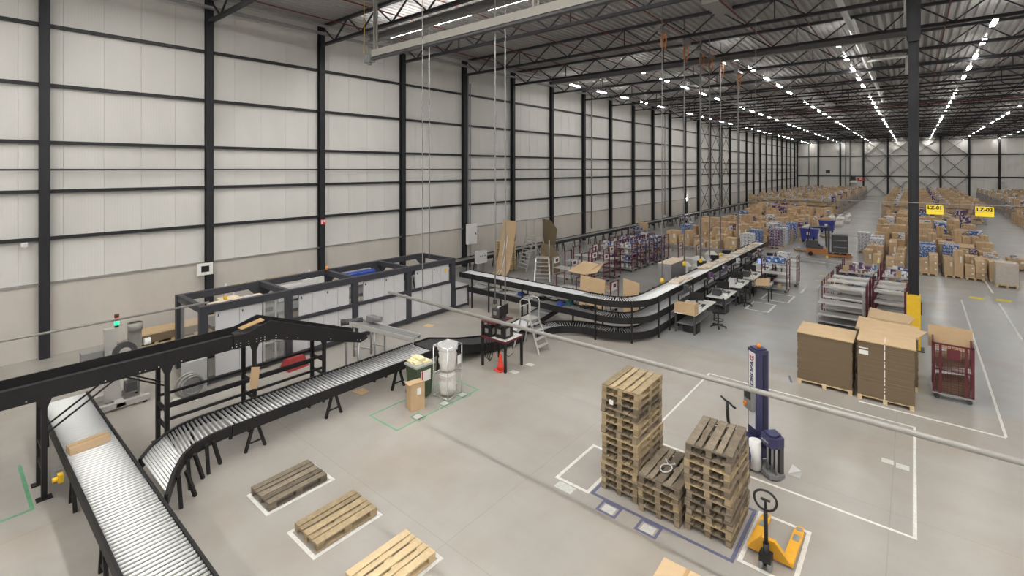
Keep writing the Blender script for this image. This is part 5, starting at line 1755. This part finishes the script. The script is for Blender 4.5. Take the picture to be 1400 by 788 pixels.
# wall side of the conveyor: grey cabinet and desks
t = thing('metal_cabinet', 'plain grey metal cabinet standing at the inner side of the conveyor', 'cabinet', (-9.75, 24.9, 0))
MB().box(-0.35, 0.35, -1.0, 1.0, 0.05, 1.75).build('body', 'galv', t)
MB().box(-0.36, 0.36, -1.02, 1.02, 1.75, 1.78).build('lid', 'paper_cream', t)
MB().box(-0.33, 0.33, -0.98, 0.98, 0, 0.05).build('plinth', 'black', t)
for i, y in enumerate((28.2, 30.6, 33.0)):
    nm = ('nearest', 'middle', 'farthest')[i]
    desk(nm + ' white packing desk on the wall side of the conveyor', (-9.35, y, 0), 2.1, 0.85)
    monitor(nm + ' black monitor on the wall side packing desks', (-9.4, y + 0.3, 0.8), 0.3)
    goods(-9.35, y - 0.4, 0.8, 0.6, 0.4, 0, 2, 'on the %s wall side packing desk' % nm, 'goods on the wall side desks', ('pack_purple', 'pack_white'))
    t = thing('film_heap', nm + ' crumpled heap of clear film behind the wall side desks', 'film', (-10.3, y, 0))
    MB().lathe([(0.4, 0), (0.45, 0.3), (0.35, 0.7), (0.4, 0.95), (0.2, 1.15)], (0, 0, 0), 9, 0, False).build('film', 'bag', t)
# barrier along x behind the work area
t = thing('guard_rail', 'low grey double guard rail crossing the hall behind the work area', 'rail', (0, 38.0, 0))
for z in (0.28, 0.5):
    MB().box(-17.2, -10.3, -0.05, 0.05, z - 0.07, z + 0.07).box(-7.2, -1.6, -0.05, 0.05, z - 0.07, z + 0.07).build('beam', 'galv', t)
for x in (-17, -14.8, -12.6, -10.4, -7.1, -4.4, -1.7):
    MB().box(x - 0.06, x + 0.06, -0.1, -0.05, 0, 0.7).build('post', 'galv', t)
    MB().box(x - 0.06, x + 0.06, -0.1, -0.05, 0.7, 0.85).build('post_cap', 'sign_yellow', t)

# ================================================================== STACKS OF FLAT CARDBOARD
def board_stack(lab, x0, x1, y0, y1, z1, top_lab, flap=0.0, label=False, strap=False):
    t_ = thing('cardboard_stack', lab, 'cardboard', ((x0 + x1) / 2, (y0 + y1) / 2, 0))
    w, d = x1 - x0, y1 - y0
    lay = MB()
    zz_ = 0.146
    while zz_ < z1 - 0.07:
        th = R.uniform(0.02, 0.05)
        ox, oy = R.uniform(-0.012, 0.012), R.uniform(-0.01, 0.006)
        lay.box(-w / 2 + ox, w / 2 + ox, -d / 2 + oy, d / 2 + oy, zz_, zz_ + th)
        zz_ += th + 0.0005
    stuff(lay.build('boards', 'card_edge', t_))
    b_ = MB()
    b_.ext([(-w / 2 - 0.01, -d / 2 - 0.04, z1 - 0.04), (w / 2 + 0.04, -d / 2 - 0.02, z1 - 0.06), (w / 2 + 0.03, d / 2, z1), (-w / 2 - 0.01, d / 2, z1 + 0.02)], (0, 0, 0.03))
    if flap:
        b_.ext([(-w / 2, -d / 2 - 0.02, z1), (w / 2, -d / 2 - 0.02, z1 - 0.02), (w / 2 + flap, d * 0.1, z1 + 0.02), (-w / 2, d / 2, z1 + 0.08)], (0, 0, 0.02))
    b_.build('top_sheet', 'card_light', t_)
    pallet_mb(w, d).build('pallet_base', 'wood_new', t_)
    if label:
        MB().box(-w / 2 + 0.03, -w / 2 + 0.25, -d / 2 - 0.006, -d / 2, z1 - 0.42, z1 - 0.2).build('sticker', 'paper', t_)
    if strap:
        MB().box(-0.02, 0.0, -d / 2 - 0.008, -d / 2, 0.15, z1).box(-0.02, 0, -d / 2, d / 2, z1 + 0.0, z1 + 0.012).build('strap', 'paper', t_)
    return t_


board_stack('wide stack of flat cardboard on pallet, leftmost of the three', -2.76, -1.37, 17.12, 18.15, 1.6, '', 0.0)
board_stack('stack of flat cardboard with white strap and label, front right', -1.24, 0.02, 17.06, 18.15, 1.72, '', 0.0, True, True)
board_stack('stack of flat cardboard with curled top sheet behind the strapped one', -1.4, 0.1, 18.6, 19.75, 1.62, '', 0.22)
board_stack('loose flat cardboard stack nearest the steel column', -1.2, -0.1, 20.4, 21.5, 1.55, '', 0.15)

# ================================================================== PALLET LOADS IN THE DISTANCE
CART = MB().box(-0.5, 0.5, -0.5, 0.5, 0, 1).box(-0.06, 0.06, -0.503, 0.503, 0.75, 1.003, 1).box(0.15, 0.35, -0.504, -0.5, 0.55, 0.8, 2).box(-0.503, 0.503, -0.06, 0.06, 0.99, 1.002, 1).mesh('carton', ['card', 'tape', 'paper'])
PACKM = {}
for pm in ('pack_blue', 'pack_white', 'pack_purple', 'pack_mixed'):
    PACKM[pm] = MB().box(-0.5, 0.5, -0.5, 0.5, 0, 1).box(-0.505, 0.505, -0.505, 0.505, 0.47, 0.5).mesh('goods_pack', pm)
PALF = pallet_mb(0.8, 1.2).mesh('pallet_slats', 'wood_new')
N_CART, N_PACK = [0], [0]
MASS = {}
MN = ['card', 'pack_blue', 'pack_white', 'pack_purple', 'wood_new', 'paper', 'tape', 'paper_cream']


def mass(key):
    if key not in MASS:
        MASS[key] = MB()
    return MASS[key]


ORD = ('first', 'second', 'third', 'fourth', 'fifth', 'sixth', 'seventh', 'eighth', 'ninth', 'tenth', 'eleventh', 'twelfth', 'thirteenth', 'fourteenth', 'fifteenth', 'sixteenth', 'seventeenth', 'eighteenth', 'nineteenth', 'twentieth', 'twenty-first', 'twenty-second', 'twenty-third', 'twenty-fourth', 'twenty-fifth', 'twenty-sixth', 'twenty-seventh', 'twenty-eighth')


def put(kind, x, y, z, sx, sy, sz, rz, single, lab, grp, key):
    """one carton or pack: an object of its own near by, part of the joined mass far off"""
    if single:
        if kind == 'card':
            o = link('carton', CART, None, (x, y, z), rz)
            tag(o, lab, 'carton', grp)
        else:
            o = link('goods_pack', PACKM[kind], None, (x, y, z), rz)
            tag(o, lab, 'pack', grp)
        o.scale = (sx, sy, sz)
    else:
        mass(key).box(x - sx / 2, x + sx / 2, y - sy / 2, y + sy / 2, z, z + sz, MN.index(kind))
        if kind == 'card':
            mass(key).box(x - 0.03, x + 0.03, y - sy / 2 - 0.002, y + sy / 2 + 0.002, z + sz * 0.8, z + sz + 0.003, 6)


def load(x, y, where, grp, single, key, force=None, hmax=1.9):
    if single:
        tag(link('pallet', PALF, None, (x, y, 0)), 'pale pallet under load, ' + where, 'pallet', 'pallets of ' + grp)
    else:
        mass(key).box(x - 0.4, x + 0.4, y - 0.6, y + 0.6, 0.1, 0.144, 4)
        for q in (-0.35, 0, 0.35):
            mass(key).box(x + q - 0.05, x + q + 0.05, y - 0.6, y + 0.6, 0, 0.1, 4)
    k = force or R.choices(['big', 'two', 'grid', 'low', 'mixed', 'blue', 'white', 'purple'], [2.2, 3, 3.5, 2, 3, 0.9, 0.9, 0.8])[0]
    z0 = 0.146
    if k == 'big':
        h = R.uniform(0.9, hmax - 0.2)
        put('card', x, y, z0, 0.86, 1.15, h, 0, single, 'big single brown carton, ' + where, grp, key)
    elif k == 'two':
        for i, s in enumerate((-1, 1)):
            h = R.uniform(0.9, hmax)
            put('card', x + s * 0.22, y, z0, 0.42, 1.1, h, 0, single, ('left', 'right')[i] + ' tall brown carton of pair, ' + where, grp, key)
    elif k == 'grid':
        nz = R.randint(2, 4)
        h = R.uniform(0.3, 0.45)
        for a in range(nz):
            for i, s in enumerate((-1, 1)):
                for j, r in enumerate((-1, 1)):
                    if a == nz - 1 and R.random() < 0.35:
                        continue
                    if j == 1 and a < nz - 1:
                        continue
                    put('card', x + s * 0.22, y + (r * 0.3 if a == nz - 1 else 0), z0 + a * (h + 0.003), 0.42, 0.58 if a == nz - 1 else 1.16, h, 0, single, ('bottom', 'second', 'third', 'fourth')[a] + ' layer ' + ('front', 'rear')[j] + ' ' + ('left', 'right')[i] + ' carton, ' + where, grp, key)
    elif k == 'low':
        h = R.uniform(0.45, 0.8)
        put('card', x, y, z0, 0.9, 1.15, h, 0, single, 'low wide brown carton, ' + where, grp, key)
        for i in range(2):
            put(R.choice(['pack_white', 'pack_white', 'card', 'pack_mixed' if single else 'paper']), x + R.uniform(-.2, .2), y - 0.25 + 0.5 * i, z0 + h + 0.004, R.uniform(.25, .5), R.uniform(.25, .45), R.uniform(.1, .3), 0, single, ('front', 'rear')[i] + ' small box on low carton, ' + where, grp, key)
    elif k == 'mixed':
        h = R.uniform(0.4, 0.7)
        put('card', x - 0.2, y, z0, 0.45, 1.1, h, 0, single, 'left brown carton of mixed load, ' + where, grp, key)
        h2 = R.uniform(0.5, 0.9)
        put('card', x + 0.23, y, z0, 0.4, 1.1, h2, 0, single, 'right brown carton of mixed load, ' + where, grp, key)
        put('card', x - 0.2, y + R.uniform(-.1, .1), z0 + h + 0.003, 0.4, 0.7, R.uniform(.3, .7), 0, single, 'upper left carton of mixed load, ' + where, grp, key)
        put(R.choice(['card', 'pack_white', 'pack_purple']), x + 0.23, y, z0 + h2 + 0.003, 0.36, 0.6, R.uniform(.2, .5), 0, single, 'upper right box of mixed load, ' + where, grp, key)
    else:
        pm = 'pack_' + k
        for a in range(R.randint(3, 5) if not single else 4):
            for i, s in enumerate((-1, 1)):
                put(pm, x + s * 0.2, y, z0 + a * 0.363, 0.39, 1.1, 0.36, 0, single, ('bottom', 'second', 'third', 'fourth', 'top')[a] + ' layer ' + ('left', 'right')[i] + ' ' + k + ' pack, ' + where, grp, key)


# left block of loads
xs = [-15.7, -14.55, -13.4, -12.25, -11.1, -9.95, -8.8]
for r in range(25):
    y = 40.5 + r * 1.55
    for c, x in enumerate(xs):
        if r == 0 and c > 5: continue
        if r < 3 and c == 6: continue
        if R.random() < 0.04: continue
        single = (r < 5 and not (r > 2 and c < 2)) or (c == 6 and r < 9)
        where = '%s row, %s column, left block' % (ORD[r], ORD[c])
        force = None
        if r == 0: force = ('big', 'two', 'low', 'grid', 'big', 'white', None)[c]
        if r == 1: force = ('low', 'low', 'mixed', 'two', 'grid', 'low', None)[c]
        if (r, c) in ((4, 5), (7, 6), (5, 6)): force = 'blue'
        if (r, c) in ((4, 6), (3, 4), (6, 5)): force = 'white'
        if (r, c) in ((10, 2), (4, 3)): force = 'purple'
        load(x + R.uniform(-.1, .1), y + R.uniform(-.15, .15), where, 'the left block of loads', single, 'left', force, 1.6 if r < 2 else 2.0)
# middle block
xs = [-2.0, -0.9, 0.75, 1.8, 2.85, 3.9]
for r in range(24):
    for c, x in enumerate(xs):
        y = (39.2 if c < 2 else 40.1) + r * 1.55
        if R.random() < 0.04: continue
        single = r < 4 or (r < 7 and c == 0)
        where = '%s row, %s column, middle block' % (ORD[r], ORD[c])
        force = None
        if r == 0: force = ('two', 'grid', 'grid', 'two', 'grid', 'big')[c]
        if (r, c) in ((2, 2), (2, 3), (1, 2)): force = 'blue'
        if (r, c) in ((4, 2), (10, 5)): force = 'purple'
        if (r, c) in ((3, 0), (4, 0)): force = 'white'
        load(x + R.uniform(-.08, .08), y + R.uniform(-.1, .1), where, 'the block behind the column', single, 'middle', force, 1.5 if r < 3 else 2.0)
load(5.2, 45.6, 'standing alone right of the middle block', 'the block behind the column', True, 'middle', 'low', 1.0)
# right block, nearer end only
for r in range(6):
    for c in range(6):
        x, y = 9.8 + 1.2 * c, 77 + r * 1.7 - (3.0 if c > 1 else 0)
        where = 'in the %s row, %s column of the far right block' % (ORD[r], ORD[c])
        load(x, y, where, 'the far right block', False, 'right', None if r or c != 1 else 'blue', 1.6)
t = thing('film_wrapped_load', 'pallet load wrapped in clear film at right end of the front row', 'pallet load', (4.0, 38.7, 0))
MB().box(-0.45, 0.45, -0.5, 0.5, 0.15, 1.35).build('film', 'film', t)
pallet_mb(0.9, 1.2).build('pallet_base', 'wood_new', t)
for i in range(3):
    for s in (-1, 1):
        MB().box(s * 0.22 - 0.2, s * 0.22 + 0.2, -0.46, 0.46, 0.16 + 0.38 * i, 0.52 + 0.38 * i).build('carton_inside', 'card', t)
for key, b in MASS.items():
    o = b.build('load_mass', MN, None)
    stuff(o)
    o['label'] = 'dense farther rows of palletised brown cartons in the %s block' % {'left': 'left', 'middle': 'middle', 'right': 'far right'}[key]
    o['category'] = 'cartons'


# long racks of cardboard bins at the far end
def rack_meshes(w, seed):
    rr = random.Random(seed)
    fr = MB()
    n = int(w / 1.2)
    for i in range(n + 1):
        x = -w / 2 + w * i / n
        for s in (-0.42, 0.42):
            fr.box(x - 0.03, x + 0.03, s - 0.03, s + 0.03, 0, 2.05)
    sh = MB()
    for z in (0.12, 0.7, 1.28, 1.86):
        sh.box(-w / 2, w / 2, -0.45, 0.45, z, z + 0.04)
    bi = MB()
    for z in (0.16, 0.74, 1.32, 1.9):
        x = -w / 2 + 0.06
        while x < w / 2 - 0.5:
            d = rr.uniform(0.32, 0.6)
            h = rr.uniform(0.26, 0.46) if z < 1.5 else rr.choice((0.2, 0.3, 0.4, 0.55, 0.8))
            m = rr.choices([0, 1, 2, 3], [10, 0.15, 0.4, 0.2] if z < 1.5 else [10, 0.5, 1.5, 0.6])[0]
            if rr.random() < 0.92:
                bi.box(x, x + d - 0.03, -0.43, 0.43, z, z + h, m)
            x += d
    return fr.mesh('uprights', 'galv'), sh.mesh('shelves', 'galv'), bi.mesh('storage_bins', ['card', 'pack_blue', 'pack_white', 'pack_purple'])


for (x0, x1, ya, yb, words) in ((-20.0, -8.2, 82.5, 139, 'left block'), (-3.2, 6.6, 79.5, 139, 'middle block'), (9.9, 22.5, 89, 139, 'right block')):
    V = [rack_meshes(x1 - x0, 100 + i) for i in range(3)]
    y = ya
    i = 0
    while y < yb:
        v = V[i % 3]
        t = thing('storage_rack', '%s long rack of cardboard bins from the near end of the far %s' % (ORD[min(i, 27)], words), 'rack', ((x0 + x1) / 2, y, 0), 0, 'far racks of the ' + words)
        stuff(link('uprights', v[0], t))
        link('shelves', v[1], t)
        stuff(link('storage_bins', v[2], t))
        y += 2.5
        i += 1

# blue bins on wheels, small pallets, reach truck
for i, (x, y) in enumerate(((-7.2, 50.6), (-6.9, 59.5))):
    t = thing('wheeled_bin', ('nearer', 'farther')[i] + ' big blue wheeled bin at the edge of the left block', 'bin', (x, y, 0))
    b = MB()
    b.sweep([[(-0.55, -0.45, 0.2), (0.55, -0.45, 0.2), (0.55, 0.45, 0.2), (-0.55, 0.45, 0.2)], [(-0.68, -0.55, 1.25), (0.68, -0.55, 1.25), (0.68, 0.55, 1.25), (-0.68, 0.55, 1.25)]])
    b.build('body', 'blue_bin', t)
    MB().box(-0.72, 0.72, -0.59, 0.59, 1.2, 1.27).build('rim', 'blue_bin', t)
    for sx in (-1, 1):
        for sy in (-1, 1):
            MB().tube((sx * 0.45 - 0.04, sy * 0.35, 0.1), (sx * 0.45 + 0.04, sy * 0.35, 0.1), 0.1, 10).build('castor', 'rubber', t)
    MB().box(-0.15, 0.1, -0.545, -0.52, 0.7, 0.95).build('sticker', 'paper', t)
    b = MB()
    for k in range(8):
        x_, y_ = R.uniform(-.4, .4), R.uniform(-.3, .3)
        b.ext([(x_ - .2, y_ - .15, 1.26), (x_ + .2, y_ - .15, 1.26), (x_ + .2, y_ + .15, 1.3), (x_ - .2, y_ + .15, 1.26)], (R.uniform(-.1, .1), 0, R.uniform(.05, .25)))
    stuff(b.build('waste', 'bag' if i == 0 else 'card_flat', t))
for i, (x, y) in enumerate(((-7.0, 44.8), (-6.5, 55.3))):
    pallet(('pale broken pallet lying in the aisle near the guard rail', 'low pallet lying in the aisle between the blue bins')[i], 'wood_old', (x, y, 0), 0.3, None, True)
for i, (x, y, s) in enumerate(((-6.6, 66.0, 1.0), (-6.3, 71.0, 0.9), (-7.6, 68.0, 0.9))):
    t = thing('waste_bag', ('big white waste bag leaning at the aisle edge of the left block', 'farther white waste bag at the aisle edge', 'white waste bag behind the cartons of the left block')[i], 'bag', (x, y, 0))
    b = MB().lathe([(0.4 * s, 0), (0.5 * s, 0.3 * s), (0.42 * s, 0.7 * s), (0.45 * s, 1.0 * s), (0.2 * s, 1.25 * s), (0.22 * s, 1.4 * s)], (0, 0, 0), 9, 0, False)
    b.v = [(v_[0] * R.uniform(0.75, 1.15) + 0.2 * v_[2], v_[1] * R.uniform(0.8, 1.15), v_[2]) for v_ in b.v]
    b.build('body', 'bag', t)
t = thing('reach_truck', 'dark grey and brownish orange reach truck crossing the aisle behind the guard rail', 'forklift', (-5.4, 43.4, 0), 0.15)
MB().box(-1.0, 0.4, -0.55, 0.55, 0.15, 0.55).build('chassis', 'truck_orange', t)
MB().box(-1.0, -0.2, -0.5, 0.5, 0.55, 1.15).box(-0.2, 0.1, -0.5, 0.5, 0.55, 0.75).build('body', 'dark_grey', t)
for s in (-1, 1):
    MB().box(0.4, 1.9, s * 0.5 - 0.09, s * 0.5 + 0.09, 0.06, 0.22).build('straddle_leg', 'truck_orange', t)
    MB().box(0.4, 0.52, s * 0.35 - 0.06, s * 0.35 + 0.06, 0.2, 2.3).build('mast_rail', 'dark_grey', t)
    MB().box(0.55, 1.7, s * 0.25 - 0.06, s * 0.25 + 0.06, 0.19, 0.24).build('fork', 'black', t)
    MB().tube((-0.7, s * 0.5 - 0.06, 0.16), (-0.7, s * 0.5 + 0.06, 0.16), 0.16, 12).build('wheel', 'rubber', t)
    MB().bar((-0.9, s * 0.48, 1.1), (-0.75, s * 0.45, 2.15), 0.06).bar((0.3, s * 0.48, 0.7), (0.25, s * 0.45, 2.15), 0.06).build('roof_pillar', 'black', t)
MB().box(-0.8, 0.3, -0.5, 0.5, 2.12, 2.2).build('overhead_guard', 'black', t)
MB().box(-0.5, -0.1, -0.25, 0.25, 0.75, 0.85).box(-0.55, -0.45, -0.25, 0.25, 0.85, 1.4).build('seat', 'seat_fabric', t)
t = thing('wrapped_load', 'dark wrapped load carried on the forks of the reach truck', 'pallet load', (-4.25, 43.55, 0.24), 0.15)
MB().box(-0.5, 0.5, -0.45, 0.45, 0.146, 1.4).build('wrapping', 'dark_grey', t)
MB().box(-0.42, 0.42, -0.47, 0.47, 0.5, 0.56).box(-0.42, 0.42, -0.47, 0.47, 1.0, 1.06).build('film_band', 'mid_grey', t)
pallet_mb(1.0, 0.9).build('pallet_base', 'wood_old', t)
t = thing('waste_crate', 'dark wire crate standing left of the goods trolleys', 'crate', (-2.9, 33.5, 0))
MB().box(-0.5, 0.5, -0.4, 0.4, 0.1, 0.95).build('body', 'dark_grey', t)
MB().box(-0.54, 0.54, -0.44, 0.44, 0.95, 1.0).box(-0.54, 0.54, -0.44, 0.44, 0.04, 0.1).build('frame', 'frame_grey', t)
load(-3.0, 47.2, 'standing alone at the aisle edge of the middle block', 'the block behind the column', True, 'middle', 'white', 1.4)

# benches beside the wall conveyor
for i, (x, y) in enumerate(((-19.6, 42.2), (-20.2, 56.0))):
    nm = ('nearer', 'farther')[i]
    t = thing('work_bench', nm + ' cluttered work bench beside the wall conveyor', 'bench', (x, y, 0))
    MB().box(-0.6, 0.6, -1.0, 1.0, 0.95, 1.0).box(-0.55, 0.55, -0.95, 0.95, 0.35, 0.38).build('benchtop', 'galv', t)
    for sx in (-1, 1):
        for sy in (-1, 1):
            MB().box(sx * 0.55 - 0.03, sx * 0.55 + 0.03, sy * 0.95 - 0.03, sy * 0.95 + 0.03, 0, 1.6 if sy < 0 else 0.95).build('leg', 'galv', t)
    goods(x, y - 0.35, 1.002, 1.0, 0.8, 0, 3, 'on the %s bench beside the wall conveyor' % nm, 'goods on the wall benches', ('pack_purple', 'pack_blue', 'dark_grey'))
    goods(x, y - 0.3, 0.38, 0.9, 0.6, 0, 3, 'under the %s bench beside the wall conveyor' % nm, 'goods on the wall benches', ('pack_white', 'black'))
    if i == 0:
        k = thing('carton', 'open brown carton tilted on the nearer wall bench', 'carton', (x + 0.1, y + 0.55, 1.004), 0.3)
        MB().box(-0.4, 0.4, -0.35, 0.35, 0, 0.55).build('box', 'card', k)
        MB().ext([(0.4, -0.35, 0.55), (0.4, 0.35, 0.55), (0.75, 0.35, 0.85), (0.75, -0.35, 0.85)], (0, 0, 0.015)).ext([(-0.4, -0.35, 0.55), (-0.4, 0.35, 0.55), (-0.5, 0.35, 0.95), (-0.5, -0.35, 0.95)], (0.015, 0, 0)).build('flap', 'card_light', k)

# door in the left wall and far signs
d = struct(MB().box(-0.03, 0.05, -0.55, 0.55, 0, 2.15).build('door_1', 'black', None, (XL - 0.12, 64.6, 0.0)))
MB().box(0.05, 0.1, 0.35, 0.45, 1.0, 1.05).build('handle', 'galv', d)
MB().box(-0.02, 0.07, -0.65, -0.55, 0, 2.25).box(-0.02, 0.07, 0.55, 0.65, 0, 2.25).box(-0.02, 0.07, -0.65, 0.65, 2.15, 2.25).build('frame', 'steel_dark', d)
MB().box(0.0, 0.2, -0.2, 0.2, 2.5, 2.65).build('door_lamp', 'lamp_light', d)
t = thing('wall_sign', 'red rectangular sign high on the far wall', 'sign', (-9.9, YB - 0.18, 4.1))
MB().box(-0.6, 0.6, -0.03, 0.03, -0.35, 0.35).build('plate', 'red', t)
MB().box(-0.25, 0.25, -0.035, -0.03, -0.12, 0.12).build('symbol', 'white', t)
t = thing('wall_heater', 'dark unit heater with pale hood fixed on the far wall', 'heater', (-11.3, YB - 0.25, 3.2))
MB().box(-0.45, 0.45, -0.25, 0.1, 0.6, 1.6).build('casing', 'dark_grey', t)
MB().lathe([(0.75, 0), (0.7, 0.25), (0.45, 0.6)], (0, -0.3, 0), 12).build('hood', 'white', t)
